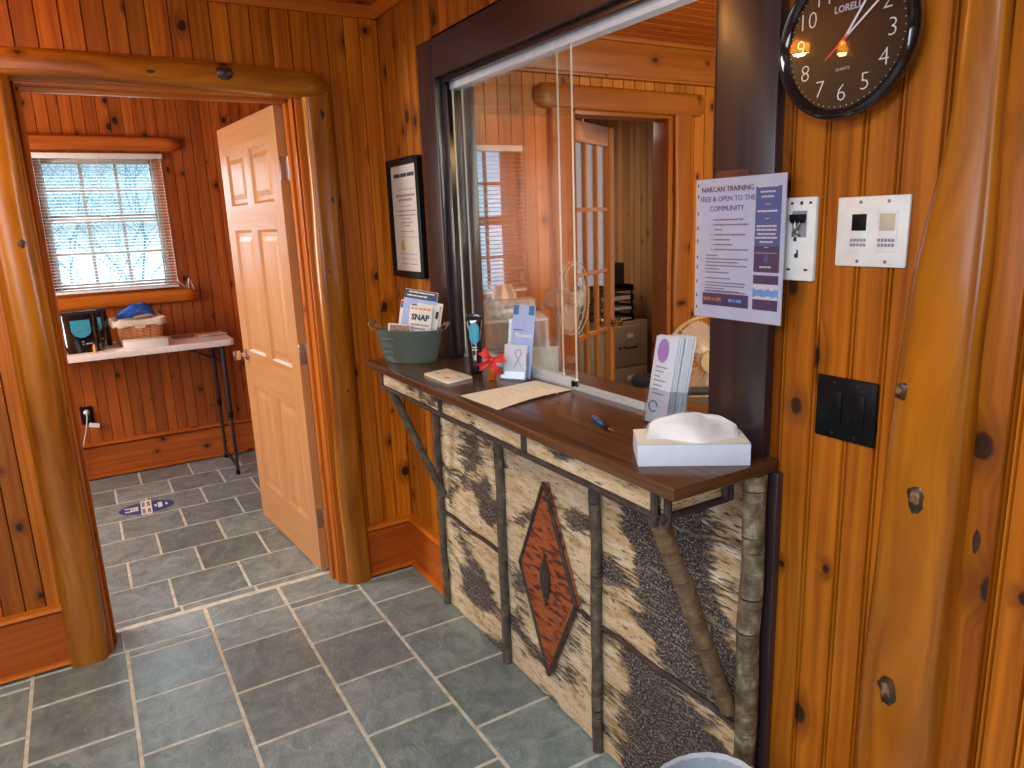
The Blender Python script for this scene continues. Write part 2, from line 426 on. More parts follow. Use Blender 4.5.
# ------------------------------------------------------------------ mesh builder
class MB:
    def __init__(self):
        self.v, self.f, self.uv, self.mi, self.tone = [], [], [], [], []
        self.M = Matrix.Identity(4)
        self.t = 0.0

    def face(self, pts, uvs, mi=0, tone=None):
        i = len(self.v)
        self.v += [self.M @ Vector(p) for p in pts]
        self.f.append(tuple(range(i, i + len(pts))))
        self.uv.append(list(uvs))
        self.mi.append(mi)
        self.tone.append(self.t if tone is None else tone)

    def grid(self, P, UV, mi=0, close_u=False, tone=None):
        """P[i][j] points; shared vertices."""
        n, m = len(P), len(P[0])
        i0 = len(self.v)
        for row in P:
            self.v += [self.M @ Vector(p) for p in row]
        for i in range(n - 1):
            for j in range(m if close_u else m - 1):
                j2 = (j + 1) % m
                self.f.append((i0 + i * m + j, i0 + i * m + j2, i0 + (i + 1) * m + j2, i0 + (i + 1) * m + j))
                ua, ub = UV(i, j), UV(i, j + 1)
                uc, ud = UV(i + 1, j + 1), UV(i + 1, j)
                self.uv.append([ua, ub, uc, ud])
                self.mi.append(mi)
                self.tone.append(self.t if tone is None else tone)

    def box(self, x0, x1, y0, y1, z0, z1, g='z', mi=0, tone=None):
        ou, ov = rnd.random() * 20, rnd.random() * 20
        P = [(x, y, z) for z in (z0, z1) for y in (y0, y1) for x in (x0, x1)]
        i = len(self.v)
        self.v += [self.M @ Vector(p) for p in P]
        gi = 'xyz'.index(g)
        for q, n in (((0, 2, 3, 1), 2), ((4, 5, 7, 6), 2), ((0, 1, 5, 4), 1), ((2, 6, 7, 3), 1), ((0, 4, 6, 2), 0), ((1, 3, 7, 5), 0)):
            self.f.append(tuple(i + k for k in q))
            ax = [a for a in range(3) if a != n]
            if gi in ax:
                va = gi
                ua = [a for a in ax if a != gi][0]
            else:
                ua, va = ax
            self.uv.append([(P[k][ua] + ou, P[k][va] + ov) for k in q])
            self.mi.append(mi)
            self.tone.append(self.t if tone is None else tone)

    def tube(self, pts, rad, n=10, mi=0, caps=True, squash=None, wob=0.0, seed=0):
        pts = [Vector(p) for p in pts]
        if not hasattr(rad, '__len__'):
            rad = [rad] * len(pts)
        rows, ln = [], [0.0]
        ref = None
        for k, p in enumerate(pts):
            a = pts[max(0, k - 1)]
            b = pts[min(len(pts) - 1, k + 1)]
            d = (b - a).normalized()
            if ref is None:
                ref = Vector((0, 0, 1)) if abs(d.z) < 0.9 else Vector((1, 0, 0))
            s = d.cross(ref).normalized()
            w = s.cross(d).normalized()
            ref = w
            row = []
            for j in range(n):
                th = 2 * PI * j / n
                r = rad[k]
                if wob:
                    r *= 1 + wob * mnoise.noise(Vector((math.cos(th) * 1.3 + seed, math.sin(th) * 1.3, k * 0.8 + seed * 3)))
                row.append(p + s * math.cos(th) * r + w * math.sin(th) * r * (squash or 1))
            rows.append(row)
            if k:
                ln.append(ln[-1] + (p - pts[k - 1]).length)
        ou, ov = rnd.random() * 20, rnd.random() * 20
        rm = max(rad)
        self.grid(rows, lambda i, j: (ou + 2 * PI * rm * j / n, ov + ln[i]), mi, True)
        if caps:
            for row, fl in ((rows[0], True), (rows[-1], False)):
                r2 = row[::-1] if fl else row
                c = sum(row, Vector()) / n
                self.face(r2, [((q - c).dot(Vector((1, 0.3, 0))) + ou, (q - c).z + ov) for q in r2], mi)

    def lathe(self, prof, n=24, mi=0, sx=1.0, sy=1.0, caps=True):
        rows = [[(r * sx * math.cos(2 * PI * j / n), r * sy * math.sin(2 * PI * j / n), z) for j in range(n)] for r, z in prof]
        rm = max(r for r, z in prof)
        ln = [0]
        for k in range(1, len(prof)):
            ln.append(ln[-1] + math.hypot(prof[k][0] - prof[k - 1][0], prof[k][1] - prof[k - 1][1]))
        self.grid(rows, lambda i, j: (2 * PI * rm * j / n, ln[i]), mi, True)
        if caps:
            for row, fl in ((rows[0], True), (rows[-1], False)):
                r2 = row[::-1] if fl else row
                self.face(r2, [(q[0], q[1]) for q in r2], mi)

    def prism(self, poly, z0, z1, mi=0, g=0):
        """poly: list of (x, y), counter-clockwise; extruded along z."""
        n = len(poly)
        sw = (lambda a, b: (a, b)) if g == 0 else (lambda a, b: (b, a))
        self.face([(x, y, z1) for x, y in poly], [sw(x, y) for x, y in poly], mi)
        self.face([(x, y, z0) for x, y in poly[::-1]], [sw(x, y) for x, y in poly[::-1]], mi)
        for k in range(n):
            a, b = poly[k], poly[(k + 1) % n]
            L = math.hypot(b[0] - a[0], b[1] - a[1])
            self.face([(*a, z0), (*b, z0), (*b, z1), (*a, z1)], [(z0, 0), (z0, L), (z1, L), (z1, 0)], mi)

    def build(self, name, mats, parent=None, bevel=0.0, smooth=False, seg=2, weld=True):
        me = bpy.data.meshes.new(name)
        me.from_pydata([tuple(v) for v in self.v], [], self.f)
        uvl = me.uv_layers.new(name='UVMap')
        k = 0
        for uvs in self.uv:
            for q in uvs:
                uvl.data[k].uv = (q[0], q[1])
                k += 1
        at = me.attributes.new('tone', 'FLOAT', 'FACE')
        at.data.foreach_set('value', self.tone)
        me.polygons.foreach_set('material_index', self.mi)
        if not isinstance(mats, (list, tuple)):
            mats = [mats]
        for m in mats:
            me.materials.append(m)
        if bevel or weld:
            bm = bmesh.new()
            bm.from_mesh(me)
            if weld:
                bmesh.ops.remove_doubles(bm, verts=bm.verts, dist=1e-5)
            if bevel:
                es = [e for e in bm.edges if len(e.link_faces) == 2 and e.calc_face_angle(0) > R(35)]
                bmesh.ops.bevel(bm, geom=es, offset=bevel, segments=seg, affect='EDGES', profile=0.5, clamp_overlap=True)
            bm.to_mesh(me)
            bm.free()
        if smooth or bevel:
            me.polygons.foreach_set('use_smooth', [True] * len(me.polygons))
            me.set_sharp_from_angle(angle=R(40))
        o = bpy.data.objects.new(name, me)
        C.objects.link(o)
        if parent:
            o.parent = parent
        return o


def thing(name, label, cat, loc=(0, 0, 0), rz=0.0, group=None):
    o = bpy.data.objects.new(name, None)
    o.empty_display_size = 0.05
    C.objects.link(o)
    o.location = loc
    o.rotation_euler = (0, 0, rz)
    tag(o, label, cat, group)
    return o


def tag(o, label, cat, group=None):
    o['label'] = label
    o['category'] = cat
    if group:
        o['group'] = group
    return o


def struct(o, label=None, cat=None):
    o['kind'] = 'structure'
    if label:
        o['label'] = label
    if cat:
        o['category'] = cat
    return o


def sroot(name, label, cat):
    return struct(thing(name, label, cat))


def dup(root, loc=None, rz=None, label=None, group=None):
    r = root.copy()
    C.objects.link(r)
    if loc is not None:
        r.location = loc
    if rz is not None:
        r.rotation_euler = (0, 0, rz)
    if label:
        r['label'] = label
    if group:
        r['group'] = group
    for ch in list(root.children):
        c = ch.copy()
        C.objects.link(c)
        c.parent = r
        for g in ch.children:
            d = g.copy()
            C.objects.link(d)
            d.parent = c
    return r


def Mx(loc=(0, 0, 0), rx=0, ry=0, rz=0):
    return Matrix.Translation(loc) @ Euler((rx, ry, rz)).to_matrix().to_4x4()


def basis(o, x, y):
    """Matrix whose local x, y run along the given world directions from origin o."""
    x = Vector(x).normalized()
    z = x.cross(Vector(y)).normalized()
    y = z.cross(x)
    m = Matrix((x, y, z)).transposed().to_4x4()
    m.translation = o
    return m


def text(mb, s, size, M_, mi=0, align='CENTER', depth=0.0003, bold=0.0):
    """Adds flat raised lettering (local xy plane of M_) to a mesh builder."""
    cu = bpy.data.curves.new('t', 'FONT')
    cu.body = s
    cu.size = size
    cu.align_x = align
    cu.align_y = 'CENTER'
    cu.extrude = depth
    cu.offset = bold
    cu.resolution_u = 2
    ob = bpy.data.objects.new('t', cu)
    C.objects.link(ob)
    dg = bpy.context.evaluated_depsgraph_get()
    me = bpy.data.meshes.new_from_object(ob.evaluated_get(dg))
    i = len(mb.v)
    mb.v += [mb.M @ (M_ @ v.co) for v in me.vertices]
    for p in me.polygons:
        mb.f.append(tuple(i + k for k in p.vertices))
        mb.uv.append([(0, 0)] * len(p.vertices))
        mb.mi.append(mi)
        mb.tone.append(0)
    bpy.data.objects.remove(ob)
    bpy.data.curves.remove(cu)
    bpy.data.meshes.remove(me)


def bars(mb, M_, x0, x1, y, h, mi=0, words=6, depth=0.0004, r=None):
    """One line of unreadably small print, as word-long strokes."""
    r = r or rnd
    cut = sorted([x0] + [x0 + (x1 - x0) * (k + r.uniform(-0.25, 0.25)) / words for k in range(1, words)] + [x1])
    old = mb.M
    mb.M = old @ M_
    for a, b in zip(cut, cut[1:]):
        if b - a > h * 0.6:
            mb.box(a, b - h * 0.5, y - h / 2, y + h / 2, -depth, depth, mi=mi)
    mb.M = old


# ------------------------------------------------------------------ planked walls
def planks(mb, axis, plane, nrm, a0, a1, width, z0, z1, holes=(), bounds=None, gw=0.0026, gd=0.010, bead=False, jitter=0.10, seed=1):
    """Vertical boards with V grooves. axis 'x': wall runs along x at y=plane, facing nrm*y."""
    r = random.Random(seed)
    edges = [a0]
    a = a0
    bs = sorted(bounds or [])
    while a < a1 - 1e-6:
        nb = a + width * (1 + r.uniform(-jitter, jitter))
        for q in bs:
            if a + 0.3 * width < q < a + 1.55 * width:
                nb = q
        if nb > a1 - 0.3 * width:
            nb = a1
        edges.append(nb)
        a = nb

    def pt(s, z, off):
        p = plane + nrm * off
        return (s, p, z) if axis == 'x' else (p, s, z)
    flip = (axis == 'x') == (nrm > 0)
    for A, B in zip(edges, edges[1:]):
        tone = r.uniform(-0.30, 0.24)
        ou, ov = r.random() * 30, r.random() * 30
        prof = [(A, -gd), (A + gw, 0), (B - gw, 0), (B, -gd)]
        if bead and B - A > 0.05:
            prof = [(A, -gd), (A + 0.0025, 0), (B - 0.0110, 0), (B - 0.0085, -gd), (B - 0.0060, -0.0005), (B - 0.0030, -0.0005), (B, -gd)]
        for (s0, d0), (s1, d1) in zip(prof, prof[1:]):
            spans = [(z0, z1)]
            mid = (s0 + s1) / 2
            for (h0, h1, hz0, hz1) in holes:
                cuts = []
                if s1 > h0 + 1e-6 and s0 < h1 - 1e-6:
                    for (q0, q1) in spans:
                        if hz0 > q0:
                            cuts.append((q0, min(q1, hz0)))
                        if hz1 < q1:
                            cuts.append((max(q0, hz1), q1))
                    # horizontal remainder of a partly cut strip
                    if s0 < h0 - 1e-6:
                        P = [pt(s0, hz0, d0), pt(h0, hz0, d0), pt(h0, hz1, d0), pt(s0, hz1, d0)]
                        U = [(s0 + ou, hz0 + ov), (h0 + ou, hz0 + ov), (h0 + ou, hz1 + ov), (s0 + ou, hz1 + ov)]
                        mb.face(P[::-1] if flip else P, U[::-1] if flip else U, 0, tone)
                    if s1 > h1 + 1e-6:
                        P = [pt(h1, hz0, d1), pt(s1, hz0, d1), pt(s1, hz1, d1), pt(h1, hz1, d1)]
                        U = [(h1 + ou, hz0 + ov), (s1 + ou, hz0 + ov), (s1 + ou, hz1 + ov), (h1 + ou, hz1 + ov)]
                        mb.face(P[::-1] if flip else P, U[::-1] if flip else U, 0, tone)
                    spans = cuts
            for q0, q1 in spans:
                P = [pt(s0, q0, d0), pt(s1, q0, d1), pt(s1, q1, d1), pt(s0, q1, d0)]
                U = [(s0 + ou, q0 + ov), (s1 + ou, q0 + ov), (s1 + ou, q1 + ov), (s0 + ou, q1 + ov)]
                mb.face(P[::-1] if flip else P, U[::-1] if flip else U, 0, tone)


def half_log(mb, p0, p1, out, width, depth, n=14, ns=26, wob=0.10, seed=0, flat=0.75, taper=0.0, chamfer=0.0, prof=None):
    """A log sawn flat on the wall side: rounded, slightly irregular face."""
    p0, p1, out = Vector(p0), Vector(p1), Vector(out).normalized()
    ax = (p1 - p0).normalized()
    side = ax.cross(out).normalized()
    L = (p1 - p0).length
    rows = []
    for i in range(ns + 1):
        s = i / ns
        c = p0 + ax * L * s
        k = 1 - taper * s
        bend = side * 0.010 * mnoise.noise(Vector((seed * 5.1, s * L * 1.7, 0.3)))
        ce = 1.0
        if chamfer:
            e = min(s * L, (1 - s) * L)
            if e < chamfer:
                ce = 0.45 + 0.55 * e / chamfer
        dc, ws, ds = 0.0, 1.0, 1.0
        if prof:
            for A, B in zip(prof, prof[1:]):
                if A[0] <= s <= B[0]:
                    q = (s - A[0]) / (B[0] - A[0])
                    q = q * q * (3 - 2 * q)
                    dc, ws, ds = (A[m] + (B[m] - A[m]) * q for m in (1, 2, 3))
        row = []
        for j in range(n + 1):
            th = PI * j / n
            r = 1 + wob * mnoise.noise(Vector((math.cos(th) * 0.9 + seed * 3.3, math.sin(th) * 0.9, s * L * 2.2)))
            cx = math.copysign(abs(math.cos(th)) ** flat, math.cos(th))
            sy = math.sin(th) ** flat
            row.append(c + bend + side * dc - side * cx * width / 2 * r * k * ce * ws + out * sy * depth * r * k * ce * ds)
        rows.append(row)
    ou, ov = rnd.random() * 20, rnd.random() * 20
    arc = (width / 2 + depth) * PI / 2
    mb.grid(rows, lambda i, j: (ou + arc * j / n, ov + L * i / ns))
    for row, fl in ((rows[0], True), (rows[-1], False)):
        r2 = row if fl else row[::-1]
        mb.face(r2, [(q.dot(side) + ou, q.dot(out) + ov) for q in r2])
    # flat back
    P = [rows[0][0], rows[-1][0], rows[-1][-1], rows[0][-1]]
    mb.face(P, [(0, 0), (0, L), (width, L), (width, 0)])


def blob(mb, c, r, seed=0, squash=(1, 1, 1), wob=0.25, n=12, m=7, mi=0):
    c = Vector(c)
    rows = []
    for i in range(m + 1):
        ph = PI * i / m
        row = []
        for j in range(n):
            th = 2 * PI * j / n
            d = Vector((math.sin(ph) * math.cos(th), math.sin(ph) * math.sin(th), math.cos(ph)))
            q = 1 + wob * mnoise.noise(d * 1.6 + Vector((seed * 7.1, seed, 0)))
            row.append(c + Vector((d.x * squash[0], d.y * squash[1], d.z * squash[2])) * r * q)
        rows.append(row)
    mb.grid(rows, lambda i, j: (j / n * r * 6, i / m * r * 3), mi, True)


# ================================================================== THE SETTING
H = 2.395
OX0, OX1, OZ = -1.262, -0.372, 2.046        # doorway in the left wall (between jamb faces)
WT = 0.14                                     # left wall thickness
GX = 0.125                                    # counter wall thickness
BY = 2.33                                     # back room far wall
WX0, WX1, WZ0, WZ1 = -1.345, -0.598, 1.20, 2.055


# ---- floor: individual 12 inch slates on a grout bed
def floor():
    mb = MB()
    r = random.Random(11)
    mb.box(-3.4, 3.4, -5.2, 2.4, -0.06, -0.002, mi=1)
    g = 0.0045

    def tile(x0, x1, y0, y1):
        x0, x1, y0, y1 = x0 + g, x1 - g, y0 + g, y1 - g
        if x1 - x0 < 0.01 or y1 - y0 < 0.01:
            return
        ou, ov = r.random() * 40, r.random() * 40
        tone = r.uniform(-0.22, 0.25)
        b = 0.003
        top = [(x0 + b, y0 + b, 0), (x1 - b, y0 + b, 0), (x1 - b, y1 - b, 0), (x0 + b, y1 - b, 0)]
        bot = [(x0, y0, -0.004), (x1, y0, -0.004), (x1, y1, -0.004), (x0, y1, -0.004)]
        U = lambda P: [(p[0] + ou, p[1] + ov) for p in P]
        mb.face(top, U(top), 0, tone)
        for k in range(4):
            q = [bot[k], bot[(k + 1) % 4], top[(k + 1) % 4], top[k]]
            mb.face(q, U(q), 0, tone)
    T = 0.305
    # entrance room: columns along y, alternate columns half a tile off
    for k in range(-1, 11):
        x1 = -0.307 - T * k + (0.0 if k >= 0 else 0.0)
        x0 = x1 - T
        x1 = min(x1, 0.0)
        off = -0.102 if k % 2 == 0 else -0.255
        tile(x0, x1, off, -0.048)
        y = off
        while y > -5.2:
            tile(x0, x1, y - T, y)
            y -= T
        tile(x0 - (0.012 if k == 2 else 0), x1 - 0.004, -0.048, 0.130)
    x = -1.305
    while x < 0.3:
        tile(x, x + T, 0.152, 0.205)
        x += T
    # back room and hall: running bond
    ys = [0.205, 0.507, 0.812, 1.115, 1.418, 1.723, 2.015, 2.335]
    for i, (y0, y1) in enumerate(zip(ys, ys[1:])):
        x = -2.99 + (0.0 if i % 2 == 1 else 0.153) - (0.011)
        while x < 3.3:
            tile(x, x + T, y0, y1)
            x += T
    # office
    for i in range(11):
        for j in range(18):
            tile(0.02 + T * i, 0.02 + T * (i + 1), -T * (j + 1), -T * j)
    return struct(mb.build('floor', [M['slate'], M['grout']], weld=False), 'grey green slate tile floor with pale grout', 'floor')


floor()

# ---- ceiling
mb = MB()
planksz = []
r = random.Random(3)
y = -5.2
while y < 2.4:
    y2 = min(y + 0.085, 2.4)
    ou, ov, tn = r.random() * 9, r.random() * 9, r.uniform(-0.15, 0.15)
    for a, b, za, zb in ((y, y + 0.003, 0.006, 0), (y + 0.003, y2 - 0.003, 0, 0), (y2 - 0.003, y2, 0, 0.006)):
        mb.face([(-3.4, a, H + za), (-3.4, b, H + zb), (3.4, b, H + zb), (3.4, a, H + za)], [(a + ou, ov), (b + ou, ov), (b + ou, 6.8 + ov), (a + ou, 6.8 + ov)], 0, tn)
    y = y2
mb.face([(-3.4, -5.2, H + 0.05), (3.4, -5.2, H + 0.05), (3.4, 2.4, H + 0.05), (-3.4, 2.4, H + 0.05)], [(0, 0)] * 4)
struct(mb.build('ceiling', M['ceiling'], weld=False), 'varnished pine board ceiling', 'ceiling')

# ---- left wall (with the open doorway) and its office continuation
mb = MB()
planks(mb, 'x', 0.0, -1, -3.4, 0.0, 0.068, 0, H, holes=[(OX0 - 0.03, OX1 + 0.03, 0, OZ + 0.02)], seed=21)
mb.t = 0
planks(mb, 'x', WT, 1, -3.4, 0.25, 0.065, 0, H, holes=[(OX0 - 0.03, OX1 + 0.03, 0, OZ + 0.02)], seed=22)
struct(mb.build('wall_left', M['pine_left'], weld=False), 'knotty pine board wall around the open doorway', 'wall')
mb = MB()
planks(mb, 'x', 0.0, -1, GX, 3.2, 0.068, 0, H, holes=[(0.935, 1.59, 0, 2.06), (0.34, 0.645, 1.235, 1.875)], seed=23)
planks(mb, 'x', 0.10, 1, 0.25, 3.2, 0.068, 0, H, holes=[(0.935, 1.59, 0, 2.06)], seed=24)
struct(mb.build('wall_office', M['pine_office'], weld=False), 'amber pine office wall behind the glass', 'wall')

# ---- right wall (counter wall) with the reception window
WY0, WY1, WH0, WH1 = -1.845, -0.548, 1.035, 2.042
mb = MB()
planks(mb, 'y', 0.0, -1, -5.2, 0.0, 0.068, 0, H, holes=[(WY0 - 0.02, WY1 + 0.02, WH0, WH1 + 0.02)], bounds=[-2.44, -2.293, -2.222, -2.160, -2.088, -2.015], bead=True, seed=31, gd=0.008)
planks(mb, 'y', GX, 1, -3.2, 0.0, 0.068, 0, H, holes=[(WY0 - 0.02, WY1 + 0.02, WH0, WH1 + 0.02)], seed=32)
struct(mb.build('wall_right', M['pine_right'], weld=False), 'amber knotty pine wall behind the reception counter', 'wall')

# ---- back room far wall with its window opening, and side walls
mb = MB()
planks(mb, 'x', BY, -1, -3.0, 0.25, 0.0645, 0, H, holes=[(WX0, WX1, WZ0, WZ1)], seed=41, gd=0.008)
mb.box(-3.0, WX0, BY + 0.015, BY + 0.12, 0, H, g='x')
mb.box(WX1, 0.25, BY + 0.015, BY + 0.12, 0, H, g='x')
mb.box(WX0, WX1, BY + 0.015, BY + 0.12, 0, WZ0, g='x')
mb.box(WX0, WX1, BY + 0.015, BY + 0.12, WZ1, H, g='x')
struct(mb.build('wall_back', M['pine_back'], weld=False), 'red brown pine board wall with the window above the folding table', 'wall')
mb = MB()
planks(mb, 'y', 0.25, -1, WT, BY, 0.066, 0, H, seed=42)
struct(mb.build('wall_back_side', M['pine_back'], weld=False))
mb = MB()
planks(mb, 'y', -3.0, 1, WT, BY, 0.066, 0, H, seed=43)
struct(mb.build('wall_back_left', M['pine_back'], weld=False))
# entrance room: walls out of view
mb = MB()
planks(mb, 'y', -3.4, 1, -5.2, 0.0, 0.07, 0, H, holes=[(-3.25, -1.95, 0.85, 2.05)], seed=44)
struct(mb.build('wall_entrance_side', M['pine_left'], weld=False))
mb = MB()
planks(mb, 'x', -5.2, 1, -3.4, 0.0, 0.07, 0, H, holes=[(-2.45, -0.95, 0.8, 2.1)], seed=45)
struct(mb.build('wall_entrance_rear', M['pine_left'], weld=False))
# office far walls
mb = MB()
planks(mb, 'y', 3.2, -1, -3.2, 0.0, 0.07, 0, H, seed=46)
struct(mb.build('wall_office_side', M['pine_right'], weld=False))
mb = MB()
planks(mb, 'x', -3.2, 1, GX, 3.2, 0.07, 0, H, holes=[(1.4, 2.6, 0.95, 2.05)], seed=47)
struct(mb.build('wall_office_rear', M['pine_right'], weld=False))
# hall behind the office
mb = MB()
planks(mb, 'y', 2.75, -1, 0.10, 2.33, 0.075, 0, H, seed=48, gd=0.009, gw=0.005)
struct(mb.build('wall_hall', M['pine_pale'], weld=False), 'pale knotty boards of the hall beyond the glazed door', 'wall')
mb = MB()
mb.box(0.27, 2.75, BY, BY + 0.06, 0, H)
mb.box(0.27, 0.31, 0.10, BY, 0, H)
struct(mb.build('wall_hall_rear', M['white_wall']))

# ---- outer shell and snow outside
mb = MB()
mb.face([(-40, 2.5, -1.7), (40, 2.5, -1.7), (40, 70, 0.5), (-40, 70, 0.5)], [(0, 0), (1, 0), (1, 1), (0, 1)])
struct(mb.build('ground_snow', M['snow']))


def sweep(mb, prof, p0, p1, out, mi=0):
    """prof: (outward, up) polygon swept from p0 to p1 along the floor or ceiling line."""
    p0, p1, out = Vector(p0), Vector(p1), Vector(out)
    up = Vector((0, 0, 1))
    L = (p1 - p0).length
    ou, ov = rnd.random() * 20, rnd.random() * 20
    rows = [[p + out * a + up * b for a, b in prof] for p in (p0, p1)]
    acc = [0]
    for k in range(len(prof)):
        a, b = prof[k], prof[(k + 1) % len(prof)]
        acc.append(acc[-1] + math.hypot(b[0] - a[0], b[1] - a[1]))
    n = len(prof)
    for k in range(n):
        q = [rows[0][k], rows[1][k], rows[1][(k + 1) % n], rows[0][(k + 1) % n]]
        mb.face(q, [(acc[k] + ou, ov), (acc[k] + ou, ov + L), (acc[k + 1] + ou, ov + L), (acc[k + 1] + ou, ov)], mi)
    mb.face(rows[0][::-1], [(a + ou, b + ov) for a, b in prof[::-1]], mi)
    mb.face(rows[1], [(a + ou, b + ov) for a, b in prof], mi)


def round_prof(x0, z0, x1, z1, n=6):
    """quarter-ish rounded outer face between heights z0 and z1, reaching x1 outwards."""
    pts = [(x0, z0)]
    for i in range(n + 1):
        th = -PI / 2 + PI * i / n
        pts.append((x0 + (x1 - x0) * math.cos(th), (z0 + z1) / 2 + (z1 - z0) / 2 * math.sin(th)))
    pts.append((x0, z1))
    out = []
    for p in pts:
        if not out or (abs(p[0] - out[-1][0]) + abs(p[1] - out[-1][1])) > 1e-6:
            out.append(p)
    return out


BOARD = [(0, 0), (0.018, 0), (0.018, 0.212), (0, 0.212)]
CAP = round_prof(0, 0.212, 0.034, 0.242)
SHOE = round_prof(0.0, 0.0, 0.036, 0.024)


def baseboard(name, p0, p1, out, label=None, mat='pine_base', capmat='pine_trim'):
    o = Vector(out)
    mb = MB()
    sweep(mb, BOARD, p0, p1, out)
    ob = struct(mb.build(name, M[mat], weld=False), label or 'pine baseboard', 'baseboard')
    mb = MB()
    sweep(mb, CAP, p0, p1, out)
    mb.build('cap_moulding', M[capmat], ob, smooth=True)
    mb = MB()
    sweep(mb, SHOE, Vector(p0) + o * 0.006, Vector(p1) + o * 0.006, out)
    mb.build('shoe_moulding', M[capmat], ob, smooth=True)
    return ob


baseboard('baseboard_left', (-3.4, 0, 0), (-1.395, 0, 0), (0, -1, 0), 'pine baseboard left of the doorway post')
baseboard('baseboard_corner', (-0.236, 0, 0), (0, 0, 0), (0, -1, 0), 'short pine baseboard between doorway post and room corner')
baseboard('baseboard_right', (0, 0, 0), (0, -0.40, 0), (-1, 0, 0), 'short pine baseboard between room corner and birch counter')
baseboard('baseboard_rear', (0, -2.03, 0), (0, -5.2, 0), (-1, 0, 0), 'pine baseboard right of the birch counter')
baseboard('baseboard_back', (-3.0, BY, 0), (0.25, BY, 0), (0, -1, 0), 'pine baseboard under the folding table', 'pine_back', 'pine_back')
baseboard('baseboard_back_side', (0.25, BY, 0), (0.25, WT, 0), (-1, 0, 0))
baseboard('baseboard_back_near', (-0.34, WT, 0), (0.25, WT, 0), (0, 1, 0))

# ---- crown trim at the ceiling
CROWN = [(0, 0), (0.016, 0.0), (0.030, 0.020), (0.034, 0.040), (0, 0.040)]
for i, (p0, p1, out, mt) in enumerate([((-3.4, 0, H - 0.04), (0, 0, H - 0.04), (0, -1, 0), 'pine_trim'), ((0, 0, H - 0.04), (0, -5.2, H - 0.04), (-1, 0, 0), 'pine_trim')]):
    mb = MB()
    sweep(mb, CROWN, p0, p1, out)
    struct(mb.build('trim_%d' % (i + 1), M[mt], weld=False), 'pine crown moulding at the ceiling', 'trim')
# office frieze board under the office ceiling
mb = MB()
mb.box(GX, 3.2, -0.022, 0.0, 2.215, H, g='x')
o = struct(mb.build('trim_3', M['pine_office_trim'], bevel=0.003), 'wide pine frieze board at the office ceiling', 'trim')
mb = MB()
mb.box(GX, 3.2, -0.034, 0.0, 2.205, 2.222, g='x')
mb.box(GX, 3.2, -0.040, 0.0, H - 0.022, H, g='x')
mb.build('bead', M['pine_office_trim'], o, bevel=0.003)


# ---- doorway: jamb, stops, log posts, log header
def knots_on(parent, items, name='knot'):
    for (c, r, sq, sd) in items:
        mb = MB()
        blob(mb, c, r, sd, sq, 0.35)
        mb.build(name, M['knot'], parent, smooth=True)


jr = sroot('trim_4', 'layered pine jamb lining the open doorway', 'door frame')
mb = MB()
mb.box(OX0 - 0.03, OX0, -0.004, WT + 0.004, 0, OZ + 0.03)
mb.box(OX1, OX1 + 0.03, -0.004, WT + 0.004, 0, OZ + 0.03)
mb.box(OX0, OX1, -0.004, WT + 0.004, OZ, OZ + 0.03, g='x')
mb.build('jamb', M['pine_trim'], jr, bevel=0.002)
mb = MB()
mb.box(OX0, OX0 + 0.012, 0.055, 0.095, 0, OZ)
mb.box(OX1 - 0.012, OX1, 0.055, 0.095, 0, OZ)
mb.box(OX0, OX1, 0.055, 0.095, OZ - 0.012, OZ, g='x')
mb.build('door_stop', M['pine_trim'], jr, bevel=0.002)
mb = MB()
for (x0, x1) in ((OX0 - 0.060, OX0 - 0.008), (OX1 + 0.008, OX1 + 0.060)):
    mb.box(x0, x1, -0.014, 0.0, 0, OZ + 0.03)
mb.box(OX0 - 0.06, OX1 + 0.06, -0.014, 0.0, OZ + 0.006, OZ + 0.04, g='x')
mb.build('inner_casing', M['pine_trim'], jr, bevel=0.004)

o = None
mb = MB()
half_log(mb, (-1.338, -0.003, 0), (-1.338, -0.003, OZ + 0.02), (0, -1, 0), 0.128, 0.068, seed=1.3, wob=0.10, flat=0.6)
o = struct(mb.build('trim_5', M['pine_log'], smooth=True), 'half log post on the left side of the doorway', 'log post')
knots_on(o, [((-1.318, -0.067, 1.54), 0.014, (1, 0.5, 1.2), 1), ((-1.35, -0.068, 1.20), 0.009, (1, 0.4, 1.4), 2)])
mb = MB()
half_log(mb, (-0.288, -0.003, 0), (-0.288, -0.003, OZ + 0.02), (0, -1, 0), 0.112, 0.052, seed=4.7, wob=0.10, flat=0.6)
o = struct(mb.build('trim_6', M['pine_log'], smooth=True), 'half log post on the right side of the doorway', 'log post')
knots_on(o, [((-0.275, -0.052, 1.98), 0.012, (1, 0.5, 1.6), 3), ((-0.262, -0.050, 1.66), 0.010, (1, 0.5, 1.2), 5), ((-0.268, -0.051, 0.88), 0.010, (1, 0.5, 1.2), 6), ((-0.30, -0.052, 1.38), 0.008, (1, 0.5, 1.2), 7)])
mb = MB()
half_log(mb, (-1.62, -0.003, 2.112), (-0.232, -0.003, 2.092), (0, -1, 0), 0.098, 0.070, seed=2.2, wob=0.09, chamfer=0.05, ns=44, flat=0.55)
o = struct(mb.build('trim_7', M['pine_log'], smooth=True), 'half log header lying across the top of the doorway', 'log header')
knots_on(o, [((-0.62, -0.069, 2.105), 0.026, (1.1, 0.5, 0.95), 8), ((-0.86, -0.070, 2.095), 0.012, (1.5, 0.4, 0.6), 9), ((-0.43, -0.066, 2.075), 0.010, (1.3, 0.4, 0.8), 10)])

